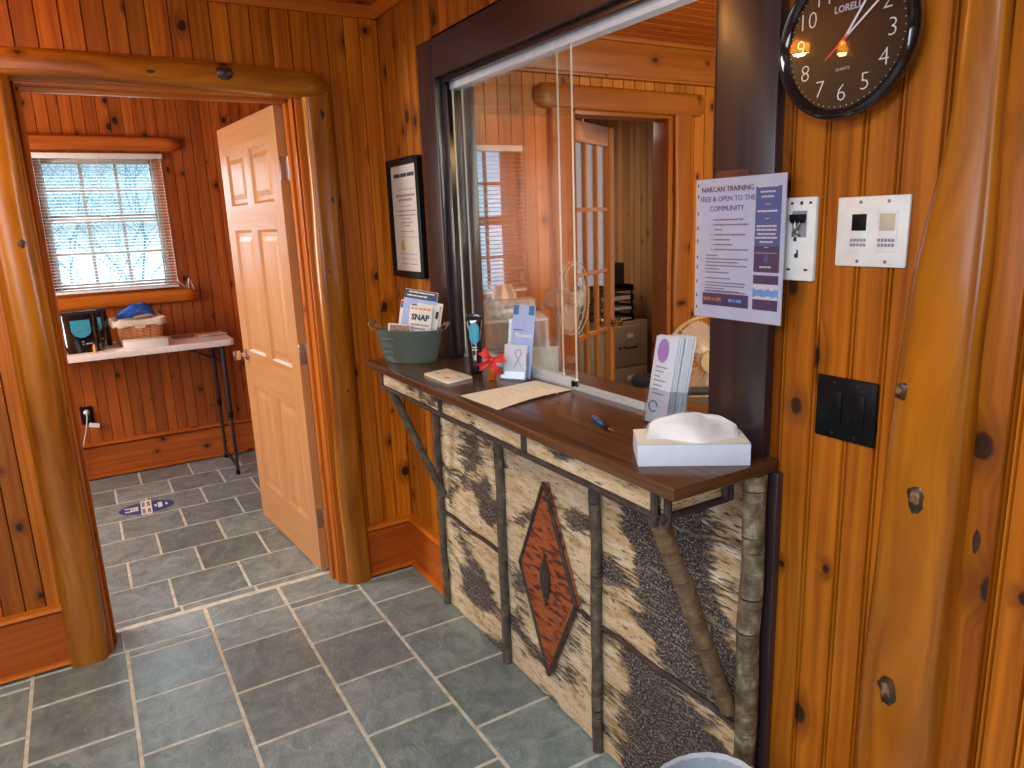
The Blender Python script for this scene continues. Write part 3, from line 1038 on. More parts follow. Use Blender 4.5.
# big half log on the right wall
mb = MB()
lg_side = Vector((0, 0, 1)).cross(Vector((-1, 0, 0))).y
half_log(mb, (-0.001, -2.320, 0), (-0.001, -2.320, H - 0.04), (-1, 0, 0), 0.142, 0.046, n=22, ns=80, seed=6.4, wob=0.13, flat=0.5,
         prof=[(k / (H - 0.04), (c_ + 2.320) * lg_side, w_ / 0.142, d_) for k, c_, w_, d_ in ((0, -2.320, 0.145, 1), (0.5, -2.320, 0.140, 1), (1.1, -2.333, 0.136, 1), (1.4, -2.334, 0.115, 0.95), (1.72, -2.347, 0.066, 0.75), (H - 0.04, -2.350, 0.058, 0.7))])
o = struct(mb.build('trim_8', M['pine_log'], smooth=True), 'broad varnished half log post with cut knots on the right wall', 'log post')
for (y, z, rr, sd) in ((-2.330, 1.086, 0.020, 11), (-2.309, 0.713, 0.021, 12), (-2.288, 1.258, 0.012, 13)):
    mb = MB()
    blob(mb, (-0.044, y, z), rr, sd, (0.35, 0.85, 1.25), 0.45)
    k = mb.build('knot', M['knot'], o, smooth=True)
    mb = MB()
    blob(mb, (-0.0500, y + 0.001, z + 0.002), rr * 0.5, sd + 3, (0.25, 0.8, 1.2), 0.5)
    mb.build('cut_face', M['knot_pale'], k, smooth=True)
mb = MB()
mb.box(-0.014, 0, -2.437, -2.383, 0, H - 0.04)
o = struct(mb.build('trim_9', M['pine_right'], bevel=0.004), 'flat pine board beside the broad half log', 'trim')
knots_on(o, [((-0.0135, -2.412, 1.03), 0.012, (0.10, 0.6, 1.8), 15)])

# ---- six-panel door, standing open into the back room
DWID, DT, DH = 0.866, 0.036, 2.03
door = sroot('door_1', 'open six panel pine door swung into the back room', 'door')
door.location = (-0.3715, 0.1500, 0.010)
door.rotation_euler = (0, 0, math.atan2(1.027 - 0.150, -0.4455 + 0.3715))
# local: x along the leaf from the hinge, +y is the face seen from the entrance
mb = MB()
SW, MW = 0.112, 0.095
rows_ = [(0.215, 0.755), (0.940, 1.545), (1.660, 1.905)]
pw = (DWID - 2 * SW - MW) / 2
cols_ = [(SW, SW + pw), (SW + pw + MW, DWID - SW)]
mb.box(0, SW, 0, DT, 0, DH)
mb.box(DWID - SW, DWID, 0, DT, 0, DH)
for z0, z1 in ((0, 0.215), (0.755, 0.940), (1.545, 1.660), (1.905, DH)):
    mb.box(SW, DWID - SW, 0, DT, z0, z1, g='x')
for z0, z1 in rows_:
    mb.box(SW + pw, SW + pw + MW, 0, DT, z0, z1)
leaf = mb.build('door_leaf', M['pine_door'], door, weld=False)
for z0, z1 in rows_:
    for x0, x1 in cols_:
        mb = MB()
        ou, ov = rnd.random() * 9, rnd.random() * 9
        # moulded slope, flat field and raised centre, both faces
        for yy, sg in ((DT, 1), (0, -1)):
            lv = [(0, 0.0), (0.012, -0.011), (0.030, -0.011), (0.052, -0.004)]
            rings = [[(x0 + a, yy + sg * d, z0 + a), (x1 - a, yy + sg * d, z0 + a), (x1 - a, yy + sg * d, z1 - a), (x0 + a, yy + sg * d, z1 - a)] for a, d in lv]
            for A, B in zip(rings, rings[1:]):
                for k in range(4):
                    q = [A[k], A[(k + 1) % 4], B[(k + 1) % 4], B[k]]
                    if sg > 0:
                        q = q[::-1]
                    mb.face(q, [(p[0] + ou, p[2] + ov) for p in q])
            q = rings[-1] if sg < 0 else rings[-1][::-1]
            mb.face(q, [(p[0] + ou, p[2] + ov) for p in q])
        mb.build('door_panel', M['pine_door'], door, weld=False)
mb = MB()
mb.M = Mx((DWID - 0.062, DT, 0.915), rx=R(-90))
mb.lathe([(0.032, 0.0), (0.032, 0.006), (0.013, 0.010), (0.012, 0.030), (0.024, 0.038), (0.029, 0.052), (0.026, 0.064), (0.012, 0.070)], 20)
mb.M = Mx((DWID - 0.062, 0, 0.915), rx=R(90))
mb.lathe([(0.032, 0.0), (0.032, 0.006), (0.013, 0.010), (0.012, 0.030), (0.024, 0.038), (0.029, 0.052), (0.026, 0.064), (0.012, 0.070)], 20)
mb.build('door_knob', M['chrome'], door, smooth=True)
for z in (0.255, 1.015, 1.785):
    mb = MB()
    mb.box(-0.0025, 0.0, 0.004, DT - 0.002, z - 0.045, z + 0.045)
    h = mb.build('hinge', M['steel'], door, bevel=0.001)
    mb = MB()
    mb.tube([(-0.006, 0.0, z - 0.047), (-0.006, 0.0, z + 0.047)], 0.006, 10)
    for k in range(3):
        mb.tube([(-0.006, 0.0, z - 0.046 + 0.033 * k), (-0.006, 0.0, z - 0.020 + 0.033 * k)], 0.0072, 10)
    mb.build('hinge_pin', M['steel'], h, smooth=True)

# ---- back room window
w = sroot('window_2', 'back room double hung window with six over six panes', 'window')
mb = MB()
fy0, fy1 = BY + 0.030, BY + 0.075
mb.box(WX0, WX0 + 0.045, BY - 0.002, BY + 0.11, WZ0, WZ1)
mb.box(WX1 - 0.045, WX1, BY - 0.002, BY + 0.11, WZ0, WZ1)
mb.box(WX0 + 0.045, WX1 - 0.045, BY - 0.002, BY + 0.11, WZ1 - 0.03, WZ1, g='x')
mb.box(WX0 + 0.045, WX1 - 0.045, BY - 0.002, BY + 0.11, WZ0, WZ0 + 0.03, g='x')
mb.build('window_frame', M['pine_back'], w, bevel=0.003)
for nm, z0, z1, yy in (('upper_sash', 1.655, WZ1 - 0.03, BY + 0.062), ('lower_sash', WZ0 + 0.03, 1.672, BY + 0.036)):
    mb = MB()
    a, b = WX0 + 0.045, WX1 - 0.045
    st, rl = 0.036, 0.034
    mb.box(a, a + st, yy, yy + 0.024, z0, z1)
    mb.box(b - st, b, yy, yy + 0.024, z0, z1)
    mb.box(a + st, b - st, yy, yy + 0.024, z0, z0 + rl, g='x')
    mb.box(a + st, b - st, yy, yy + 0.024, z1 - rl, z1, g='x')
    iw = b - a - 2 * st
    for k in (1, 2):
        x = a + st + iw * k / 3
        mb.box(x - 0.010, x + 0.010, yy + 0.002, yy + 0.022, z0 + rl, z1 - rl)
    zm = (z0 + z1) / 2
    mb.box(a + st, b - st, yy + 0.003, yy + 0.021, zm - 0.010, zm + 0.010, g='x')
    s_ = mb.build(nm, M['white_paint'], w, bevel=0.002)
    mb = MB()
    mb.box(a + st, b - st, yy + 0.011, yy + 0.014, z0 + rl, z1 - rl)
    mb.build('pane', M['win_glass'], s_)
mb = MB()
mb.box(-0.99, -0.945, BY + 0.024, BY + 0.040, 1.668, 1.682)
mb.build('sash_lock', M['brass'], w, bevel=0.002)

mb = MB()
half_log(mb, (WX0 - 0.12, BY - 0.002, 2.108), (-0.487, BY - 0.002, 2.108), (0, -1, 0), 0.088, 0.045, seed=8.8, wob=0.05, chamfer=0.045, ns=24, flat=0.5)
o = struct(mb.build('trim_10', M['pine_back'], smooth=True), 'split log header above the back room window', 'log header')
knots_on(o, [((-0.62, BY - 0.044, 2.10), 0.008, (1.6, 0.4, 0.7), 17)])
mb = MB()
half_log(mb, (WX0 - 0.12, BY - 0.002, 1.145), (-0.495, BY - 0.002, 1.145), (0, -1, 0), 0.088, 0.060, seed=9.8, wob=0.05, chamfer=0.04, ns=24, flat=0.55)
struct(mb.build('trim_11', M['pine_trim'], smooth=True), 'split log sill below the back room window', 'log sill')
bl = thing('venetian_blind', 'white venetian blind with open slats hanging in the back room window', 'blind', (0, BY - 0.022, 0))
mb = MB()
mb.box(WX0 + 0.004, WX1 - 0.004, -0.012, 0.014, 2.018, 2.050, g='x')
mb.build('head_rail', M['white_plastic'], bl, bevel=0.003)
nsl = 42
mb = MB()
mb.M = Mx((0, 0, 0), rx=R(9))
pr = [(-0.0125, 0), (-0.006, 0.0018), (0, 0.0024), (0.006, 0.0018), (0.0125, 0)]
mb.grid([[(x, a, b) for a, b in pr] for x in (WX0 + 0.008, WX1 - 0.008)], lambda i, j: (j * 0.006, i))
slat = mb.build('slat', M['white_plastic'], bl, smooth=True)
slat.location = (0, 0, 1.232)
for k in range(1, nsl):
    s_ = slat.copy()
    C.objects.link(s_)
    s_.parent = bl
    s_.location = (0, 0, 1.232 + k * (2.005 - 1.232) / (nsl - 1))
mb = MB()
mb.box(WX0 + 0.008, WX1 - 0.008, -0.012, 0.012, 1.208, 1.224, g='x')
mb.build('bottom_rail', M['white_plastic'], bl, bevel=0.003)
mb = MB()
for x in (WX0 + 0.075, (WX0 + WX1) / 2, WX1 - 0.075):
    for yy in (-0.013, 0.013):
        mb.tube([(x, yy, 1.21), (x, yy, 2.03)], 0.0011, 5)
mb.build('ladder_cord', M['white_plastic'], bl)
mb = MB()
cx = WX1 + 0.005
mb.tube([(WX1 - 0.02, -0.014, 2.02), (WX1 - 0.018, -0.018, 1.6), (WX1 - 0.015, -0.016, 1.25), (WX1 + 0.03, -0.014, 1.20), (WX1 + 0.055, -0.012, 1.26), (WX1 + 0.07, -0.012, 1.22), (WX1 + 0.085, -0.012, 1.15)], 0.0022, 6)
mb.tube([(WX1 + 0.055, -0.012, 1.26), (WX1 + 0.045, -0.012, 1.19), (WX1 + 0.09, -0.012, 1.14)], 0.0022, 6)
mb.build('pull_cord', M['white_plastic'], bl, smooth=True)


# ---- bare trees outside
def bare_tree(x, y, h, seed, label):
    r = random.Random(seed)
    mb = MB()

    def branch(p, d, ln, rad, lvl):
        pts, rads = [p], [rad]
        q, dd = p.copy(), d.copy()
        n = 4
        for k in range(n):
            dd = (dd + Vector((r.uniform(-.22, .22), r.uniform(-.22, .22), r.uniform(-.05, .16)))).normalized()
            q = q + dd * ln / n
            pts.append(q.copy())
            rads.append(rad * (1 - 0.6 * (k + 1) / n))
            if lvl < 3 and k >= (1 if lvl == 0 else 0):
                for _ in range(4 if lvl == 0 else 2):
                    a = r.uniform(0, 2 * PI)
                    sd = Vector((math.cos(a), math.sin(a), r.uniform(0.15, 0.8))).normalized()
                    branch(q.copy(), (dd * 0.5 + sd).normalized(), ln * r.uniform(.45, .65), rads[-1] * 0.55, lvl + 1)
        mb.tube(pts, rads, 5 if lvl else 8, caps=False)
    branch(Vector((0, 0, 0)), Vector((0, 0, 1)), h, h * 0.0085, 0)
    o = mb.build('bare_tree', M['branch'], weld=False, smooth=True)
    o.location = (x, y, -1.6)
    tag(o, label, 'tree', 'bare winter trees outside the window')
    return o


for i, (x, y, h, lb) in enumerate([
        (-1.35, 4.4, 2.9, 'low leafless sapling closest outside the back room window'),
        (-1.95, 8.6, 3.6, 'tall leafless tree outside the back room window, behind the left panes'),
        (-0.35, 13.0, 4.2, 'slender leafless tree outside, behind the right panes of the back room window'),
        (-2.3, 19.0, 5.0, 'far leafless tree outside at the left of the back room window')
        ]):
    bare_tree(x, y, h, 60 + i, lb)

# ================================================================== RECEPTION WINDOW
CXF = -0.024
w = sroot('window_1', 'dark framed reception window with sliding glass panes', 'window')
mb = MB()
a0, a1, b1 = -1.998, -0.415, 2.171
mb.box(CXF, 0.0, a0, WY0, 1.06, b1)
mb.box(CXF, 0.0, WY1, a1, 1.06, b1)
mb.box(CXF, 0.0, WY0, WY1, WH1, b1, g='y')
mb.build('casing', M['walnut'], w, bevel=0.003)
mb = MB()
mb.box(-0.006, 0.130, WY1, WY1 + 0.02, 1.06, WH1 + 0.02)
mb.box(-0.006, 0.130, WY0 - 0.02, WY0, 1.06, WH1 + 0.02)
mb.box(-0.006, 0.130, WY0, WY1, WH1, WH1 + 0.02, g='y')
mb.build('reveal', M['walnut'], w, bevel=0.002)
mb = MB()
mb.box(0.0, 0.020, WY0, WY1, WH1 - 0.016, WH1, g='y')
mb.box(0.0, 0.018, WY1 - 0.014, WY1, 1.062, WH1 - 0.016)
mb.build('stop_bead', M['walnut'], w, bevel=0.002)
mb = MB()
TX = 0.050
mb.box(TX - 0.018, TX + 0.020, WY0, WY1, WH1 - 0.036, WH1, g='y')
mb.build('upper_track', plain('daylight_tinted_track', (0.78, 0.84, 0.92), 0.3), w, bevel=0.002)  # bluish daylight reflection put into the track's base colour
mb = MB()
for x in (TX - 0.014, TX + 0.002, TX + 0.018):
    mb.box(x - 0.002, x + 0.002, WY0, WY1, 1.0605, 1.070, g='y')
mb.box(TX - 0.016, TX + 0.020, WY0, WY1, 1.0595, 1.0625, g='y')
mb.build('lower_track', M['track_white'], w, bevel=0.0008)
PANE_TILT = R(0.0)


def glass_pane(x, ya, yb, bot):
    r_ = MB()
    r_.box(x - 0.0025, x + 0.0025, ya, yb, bot, WH1 - 0.022)
    g = r_.build('glass_pane', M['glass'], w)
    r_ = MB()
    e = 0.0007
    for y in (ya, yb):
        r_.box(x - 0.0028, x + 0.0028, y - e, y + e, bot, WH1 - 0.022)
    r_.build('polished_edge', M['glass_edge'], g)
    r_ = MB()
    r_.box(x - 0.006, x + 0.006, ya + 0.001, yb - 0.001, 1.066, 1.092, g='y')
    r_.build('bottom_rail', M['track_white'], g, bevel=0.001)
    pv = Vector((x, (ya + yb) / 2, 0))
    g.matrix_world = Matrix.Translation(pv) @ Matrix.Rotation(PANE_TILT, 4, 'Z') @ Matrix.Translation(-pv)
    return g


g1 = glass_pane(TX + 0.009, -1.172, WY1 - 0.045, 1.090)
g2 = glass_pane(TX - 0.007, -1.262, WY1 - 0.004, 1.090)
mb = MB()
mb.box(TX - 0.016, TX - 0.002, -1.262, -1.245, 1.066, 1.085)
mb.build('pane_stop', M['black_plastic'], w, bevel=0.001)

# ================================================================== RECEPTION COUNTER
ct = thing('reception_counter', 'birch bark reception counter with dark wooden top and branch brackets', 'counter', (0, -1.2, 0))
OY = 1.2                                  # local y = world y + OY
SZ, ST = 1.060, 0.026
SY0, SY1 = -2.022, -0.362
mb = MB()
mb.M = Mx((0, OY, 0))
poly = [(-0.290, SY0), (-0.001, SY0), (-0.001, WY0), (0.195, WY0), (0.195, WY1), (-0.001, WY1), (-0.001, SY1), (-0.290, SY1)]
mb.prism(poly, SZ - ST, SZ, g=0)
mb.build('countertop', M['counter'], ct, bevel=0.003)


def uvpanel(mb, y0, y1, z0, z1, x=-0.033, d=0.020):
    """bark sheet facing -x; u along y, v along z."""
    ou, ov = 0.0, 0.0
    n, m = 14, 14
    P = [[(x + 0.0035 * mnoise.noise(Vector((y0 + (y1 - y0) * i / n, (z0 + (z1 - z0) * j / m), 3.1)) * 14), y0 + (y1 - y0) * i / n + OY, z0 + (z1 - z0) * j / m) for j in range(m + 1)] for i in range(n + 1)]
    mb.grid(P, lambda i, j: ((y0 + (y1 - y0) * i / n) + ou, (z0 + (z1 - z0) * j / m) + ov))
    mb.M = Mx((0, OY, 0))
    mb.box(x + 0.004, x + d, y0, y1, z0, z1)
    mb.M = Matrix.Identity(4)


Y = [-0.430, -0.930, -1.463, -1.985]
ZR = 0.415
for (ya, yb, za, zb, mt) in ((Y[1], Y[0], ZR, 1.030, 'bark_a'), (Y[1], Y[0], 0.004, ZR, 'bark_b'), (Y[2], Y[1], 0.004, 1.030, 'bark_c'), (Y[3], Y[2], ZR, 1.030, 'bark_d'), (Y[3], Y[2], 0.004, ZR, 'bark_e')):
    mb = MB()
    uvpanel(mb, ya, yb, za, zb)
    mb.build('bark_panel', M[mt], ct, smooth=True)
mb = MB()
mb.M = Mx((0, OY, 0))
mb.box(-0.018, 0.0, -2.034, -1.985, 0.002, SZ - ST)
mb.build('end_board', M['walnut'], ct, bevel=0.003)


def post(y, r, x, z1, mat, seed, name='branch_post'):
    pts = [(x + 0.004 * mnoise.noise(Vector((k * 0.5, seed, 0))), y + OY + 0.006 * mnoise.noise(Vector((k * 0.4, seed, 9))), z1 * k / 14 + 0.002) for k in range(15)]
    mb = MB()
    mb.tube(pts, [r * (1 + 0.10 * mnoise.noise(Vector((k * 0.9, seed * 2, 4)))) for k in range(15)], 12, wob=0.12, seed=seed)
    return mb.build(name, M[mat], ct, smooth=True)


post(-0.432, 0.0150, -0.046, 1.02, 'stick', 1)
post(-0.932, 0.0160, -0.048, 1.02, 'stick', 2)
post(-1.463, 0.0165, -0.048, 1.02, 'stick', 3)
post(-2.001, 0.0240, -0.047, 1.03, 'stick_grey', 4)
# horizontal twig rails at mid height (the centre bay has one only to the diamond's tips)
for (ya, yb) in ((-0.447, -0.916), (-1.372, -1.447), (-1.480, -1.970)):
    pts = [(-0.040, ya + (yb - ya) * k / 6 + OY, ZR + 0.004 * math.sin(k * 1.7)) for k in range(7)]
    mb = MB()
    mb.tube(pts, 0.0075, 8, wob=0.15, seed=ya)
    mb.build('twig_rail', M['twig'], ct, smooth=True)
# apron under the overhang: bark band, twig frame
AX, AY = -0.252, -1.945
for (ya, yb) in ((-0.440, -0.930), (-0.945, -1.430), (-1.445, -1.925)):
    mb = MB()
    mb.M = Mx((0, 0, 0))
    uvpanel(mb, yb, ya, 0.968, SZ - ST, AX, 0.012)
    mb.build('apron_panel', M['bark_apron'], ct, smooth=True)
mb = MB()
mb.M = basis((-0.055, AY + OY, 0), (0, -1, 0), (-1, 0, 0))
mb.M = Mx((0, OY, 0))
mb.box(-0.240, -0.070, AY, AY + 0.012, 0.968, SZ - ST, g='z')
mb.build('apron_panel', M['bark_apron'], ct)
for (ya, yb) in ((-0.436, -0.938), (-0.938, -1.437), (-1.437, AY)):
    mb = MB()
    mb.tube([(AX - 0.004, ya + OY, 0.966), (AX - 0.005, (ya + yb) / 2 + OY, 0.968), (AX - 0.004, yb + OY, 0.966)], 0.0080, 8, wob=0.1)
    mb.build('apron_twig', M['twig'], ct, smooth=True)
mb = MB()
mb.tube([(AX, AY + OY - 0.003, 0.966), (-0.15, AY + OY - 0.004, 0.966), (-0.070, AY + OY - 0.003, 0.966)], 0.0080, 8, wob=0.1)
mb.build('apron_twig', M['twig'], ct, smooth=True)
for (x, y) in ((AX - 0.002, -0.438), (AX - 0.002, -0.938), (AX - 0.002, -1.437), (AX - 0.002, -1.930), (AX + 0.016, AY - 0.004), (-0.075, AY - 0.003), (-0.060, AY - 0.003)):
    mb = MB()
    lowz = 0.945 if (y < -1.9 and x < -0.1) else 0.962
    mb.tube([(x, y + OY, lowz), (x, y + OY, SZ - ST + 0.001)], 0.0085, 8, wob=0.1, seed=y)
    mb.build('apron_twig_post', M['twig'], ct, smooth=True)
mb = MB()
mb.M = Mx((0, OY, 0))
mb.box(-0.240, -0.030, -0.450, -0.438, 0.968, SZ - ST, g='x')
mb.build('apron_panel', M['bark_apron'], ct)


def bracket(p0, p1, r0, r1, mat, seed):
    p0, p1 = Vector(p0), Vector(p1)
    pts, rr = [], []
    for k in range(13):
        s = k / 12
        q = p0.lerp(p1, s) + Vector((0.006 * mnoise.noise(Vector((s * 4, seed, 0))), 0.010 * mnoise.noise(Vector((s * 4, seed, 5))), 0))
        pts.append((q.x, q.y + OY, q.z))
        rr.append((r0 + (r1 - r0) * s) * (1 + 0.08 * mnoise.noise(Vector((k * 1.1, seed, 8)))))
    mb = MB()
    mb.tube(pts, rr, 12, wob=0.1, seed=seed)
    return mb.build('branch_bracket', M[mat], ct, smooth=True)


bracket((-0.235, -0.450, 0.966), (-0.052, -0.478, 0.500), 0.0145, 0.0150, 'stick', 21)
bracket((-0.236, -1.915, 0.962), (-0.052, -1.958, 0.455), 0.0215, 0.0200, 'stick_brown', 22)

# diamond of red bark with twig frame
dia = [(-1.212, 0.772), (-1.055, 0.449), (-1.210, 0.112), (-1.368, 0.433)]
cy, cz = -1.211, 0.44
mb = MB()
P = [(-0.052, y + OY, z) for y, z in dia]
mb.face(P[::-1], [(y, z) for y, z in dia][::-1])
for k in range(4):
    a, b = P[k], P[(k + 1) % 4]
    a2, b2 = (-0.034, a[1], a[2]), (-0.034, b[1], b[2])
    mb.face([a, b, b2, a2], [(0, 0), (0, .3), (.02, .3), (.02, 0)])
dm = mb.build('diamond', M['bark_red'], ct, weld=False)
for k in range(4):
    a, b = Vector(P[k]), Vector(P[(k + 1) % 4])
    mb = MB()
    mb.tube([a, a.lerp(b, 0.33), a.lerp(b, 0.66), b], 0.0068, 8, wob=0.12, seed=k)
    mb.build('frame_twig', M['twig'], dm, smooth=True)
for k, (dy, L) in enumerate(((-0.020, 0.060), (-0.010, 0.105), (0.0, 0.150), (0.010, 0.110), (0.019, 0.065))):
    mb = MB()
    mb.tube([(-0.056, cy + OY + dy, cz + 0.01 - L / 1.7), (-0.058, cy + OY + dy, cz + 0.01), (-0.056, cy + OY + dy, cz + 0.01 + L / 1.7)], [0.004, 0.0055, 0.003], 7, wob=0.2, seed=k)
    mb.build('inlay_twig', M['twig'], dm, smooth=True)

# ================================================================== THINGS ON THE COUNTER
CT = SZ + 0.0004
# --- enamel planter with brochures
bang = math.atan2(-0.170, 0.134)
bk = thing('metal_planter', 'oval grey green enamel planter holding brochures at the far end of the counter', 'planter', (-0.163, -0.503, CT), bang)
mb = MB()
hb = 0.118
prof = [(0.93, 0.0), (0.96, 0.004), (1.0, 0.012), (1.24, hb - 0.006), (1.27, hb - 0.001), (1.27, hb + 0.003), (1.24, hb + 0.003), (1.21, hb - 0.006), (0.97, 0.014), (0.5, 0.006)]
mb.lathe([(q * 0.108, z) for q, z in prof], 40, sx=1.0, sy=0.46)
mb.build('bucket', M['green_metal'], bk, smooth=True)
for sg in (-1, 1):
    mb = MB()
    x = sg * 0.136
    pts = [(x * 0.97, -0.030, hb - 0.002), (x * 1.08, -0.034, hb + 0.016), (x * 1.12, -0.026, hb + 0.024), (x * 1.12, 0.026, hb + 0.024), (x * 1.08, 0.034, hb + 0.016), (x * 0.97, 0.030, hb - 0.002)]
    mb.tube(pts, 0.0022, 6)
    hd = mb.build('handle', M['steel'], bk, smooth=True)
    mb = MB()
    mb.tube([(x * 1.12, -0.026, hb + 0.024), (x * 1.12, 0.0, hb + 0.024), (x * 1.12, 0.026, hb + 0.024)], [0.0055, 0.0075, 0.0055], 10)
    mb.build('wooden_grip', M['stick_grey'], hd, smooth=True)
# embossed lettering lines on the front (unreadable)
mb = MB()
for k, (zz, w0) in enumerate(((0.086, 0.062), (0.060, 0.050), (0.036, 0.056))):
    for j in range(6):
        xx = -0.062 + (j - 2.5) * w0 / 6
        q = 1.0 + 0.24 * zz / hb
        yy = -0.46 * math.sqrt(max(0, (0.108 * q) ** 2 - xx * xx))
        mb.box(xx - w0 / 15, xx + w0 / 15, yy - 0.0022, yy + 0.002, zz - 0.007, zz + 0.007)
mb.build('embossing', M['green_metal'], bk, bevel=0.001)


def sheet_thing(name, label, cat, loc, rz, tilt, roll, w_, h_, th, mat, group=None):
    """A leaflet: root at its lower edge, leaning back by tilt (about x) and rolled in its own plane."""
    o = thing(name, label, cat, loc, 0, group)
    o.rotation_euler = (Euler((tilt, 0, 0)).to_matrix().to_4x4() @ Euler((0, roll, 0)).to_matrix().to_4x4()).to_euler() if False else (Matrix.Rotation(rz, 4, 'Z') @ Matrix.Rotation(tilt, 4, 'X') @ Matrix.Rotation(roll, 4, 'Y')).to_euler()
    mb = MB()
    n = 5
    mb.box(-w_ / 2, w_ / 2, 0, th, 0, h_)
    mb.build('cover', mat, o, bevel=0.0004)
    return o


FR = basis((0, 0, 0), (1, 0, 0), (0, 0, 1))     # local print plane of a leaflet: faces -y


def front(x, z, off=-0.0006):
    return Mx((x, off, z)) @ FR


# leaflets standing in the planter; -y (local of planter direction) faces the camera side
def in_planter(dx, dy, dz=0.012):
    c, s = math.cos(bang), math.sin(bang)
    return (-0.160 + dx * c - dy * s, -0.500 + dx * s + dy * c, CT + dz)


a = sheet_thing('brochure', 'tall pale blue brochure with navy heading in the enamel planter', 'brochure', in_planter(0.000, 0.014), bang, R(-9), R(8), 0.136, 0.248, 0.004, M['paper_blue'], 'brochures in the planter')
mb = MB()
mb.M = FR
mb.box(-0.067, 0.067, 0.215, 0.246, 0.0002, 0.0014, mi=0)
mb.box(-0.067, 0.067, 0.02, 0.215, 0.0001, 0.0008, mi=1)
mb.M = Matrix.Identity(4)
bars(mb, front(0, 0, -0.0016), -0.050, 0.058, 0.239, 0.005, 2, 5)
bars(mb, front(0, 0, -0.0016), -0.056, 0.030, 0.226, 0.005, 2, 4)
bars(mb, front(0, 0, -0.0012), -0.030, 0.058, 0.192, 0.005, 0, 5)
mb.build('print', [M['panel_navy'], M['lavender'], M['paper']], a)
a = sheet_thing('brochure', 'white brochure headed SNAP in front of the tall blue one', 'brochure', in_planter(0.028, -0.010), bang, R(-8), R(6), 0.092, 0.192, 0.003, M['paper'], 'brochures in the planter')
mb = MB()
text(mb, 'SNAP', 0.030, front(0.0, 0.150), 0, bold=0.0012)
bars(mb, front(0, 0), -0.040, 0.042, 0.182, 0.007, 1, 5)
for k, zz in enumerate((0.124, 0.110, 0.088, 0.074, 0.060)):
    bars(mb, front(0, 0), -0.036, 0.038 - 0.012 * (k % 2), zz, 0.0045, 2, 4)
mb.build('print', [M['ink_navy'], M['orange_ink'], M['ink_grey']], a)
a = sheet_thing('brochure', 'low brochure with a brown photograph at the planter rim', 'brochure', in_planter(-0.040, -0.024), bang, R(-7), R(3), 0.095, 0.128, 0.003, M['paper'], 'brochures in the planter')
mb = MB()
mb.M = FR
mb.box(-0.040, 0.044, 0.082, 0.124, 0.0002, 0.0008)
mb.build('photo', M['tan_photo'], a)
a = sheet_thing('brochure', 'white brochure with red and blue edge behind the tall blue one', 'brochure', in_planter(-0.026, 0.030), bang, R(-8), R(8), 0.120, 0.205, 0.003, M['paper'], 'brochures in the planter')
mb = MB()
mb.M = FR
mb.box(-0.058, 0.05, 0.175, 0.190, 0.0002, 0.0008, mi=0)
mb.box(-0.058, 0.05, 0.190, 0.202, 0.0002, 0.0008, mi=1)
mb.build('print', [M['panel_blue'], M['red']], a)
a = sheet_thing('brochure', 'white folded brochure leaning right behind the SNAP brochure', 'brochure', in_planter(0.042, 0.006), bang, R(-8), R(8), 0.092, 0.198, 0.005, M['paper'], 'brochures in the planter')
mb = MB()
mb.M = FR
mb.box(0.034, 0.045, 0.150, 0.176, 0.0002, 0.0010)
mb.build('print', M['ink'], a)
a = sheet_thing('brochure', 'cream brochure rearmost and furthest right in the planter', 'brochure', in_planter(0.046, 0.026), bang, R(-7), R(9), 0.086, 0.204, 0.003, M['cream_paper'], 'brochures in the planter')
mb = MB()
bars(mb, front(0, 0), -0.030, 0.038, 0.190, 0.006, 0, 3)
mb.build('print', M['ink_grey'], a)

# --- black tube with teal label
tb = thing('sanitizer_tube', 'black squeeze tube with teal label standing beside the glass', 'tube', (-0.078, -0.858, CT), R(-32))
mb = MB()
rows = []
for k in range(11):
    s = k / 10
    z = 0.028 + s * 0.150
    hw = 0.0225 + 0.0035 * s
    hd = 0.0200 * (1 - s) ** 0.6 + 0.0014
    rows.append([(hw * math.cos(2 * PI * j / 24), hd * math.sin(2 * PI * j / 24), z) for j in range(24)])
mb.grid(rows, lambda i, j: (j * 0.006, i * 0.02), 0, True)
mb.face([tuple(p) for p in rows[-1]], [(0, 0)] * 24)
mb.build('tube_body', M['black_gloss'], tb, smooth=True)
mb = MB()
mb.box(-0.028, 0.028, -0.0016, 0.0016, 0.176, 0.200)
for k in range(12):
    mb.box(-0.028 + k * 0.0047, -0.0262 + k * 0.0047, -0.0024, 0.0024, 0.178, 0.198)
mb.build('crimp', M['black_gloss'], tb, bevel=0.0005)
mb = MB()
mb.lathe([(0.019, 0), (0.020, 0.002), (0.020, 0.027), (0.018, 0.030)], 24)
mb.build('cap', M['black_plastic'], tb, smooth=True)
mb = MB()
outl = []
for k in range(25):
    a_ = 2 * PI * k / 24
    outl.append((0.0155 * math.cos(a_), 0.135 + 0.036 * math.sin(a_) * (1.0 if math.sin(a_) < 0 else 0.85)))
def tube_front(x, z):
    s = min(max((z - 0.028) / 0.150, 0), 1)
    hw = 0.0225 + 0.0035 * s
    hd = 0.0200 * (1 - s) ** 0.6 + 0.0014
    return -hd * math.sqrt(max(0.0, 1 - (x / hw) ** 2)) - 0.0006
rows = []
for i in range(11):
    q = -1 + 2 * i / 10
    half = 0.0165 * math.sqrt(max(0.02, 1 - abs(q) ** 3.2))
    z = 0.136 + 0.036 * q
    rows.append([(half * (-1 + 2 * j / 8), tube_front(half * (-1 + 2 * j / 8), z), z) for j in range(9)])
mb.grid(rows, lambda i, j: (j, i))
mb.build('label', M['teal'], tb, smooth=True)
mb = MB()
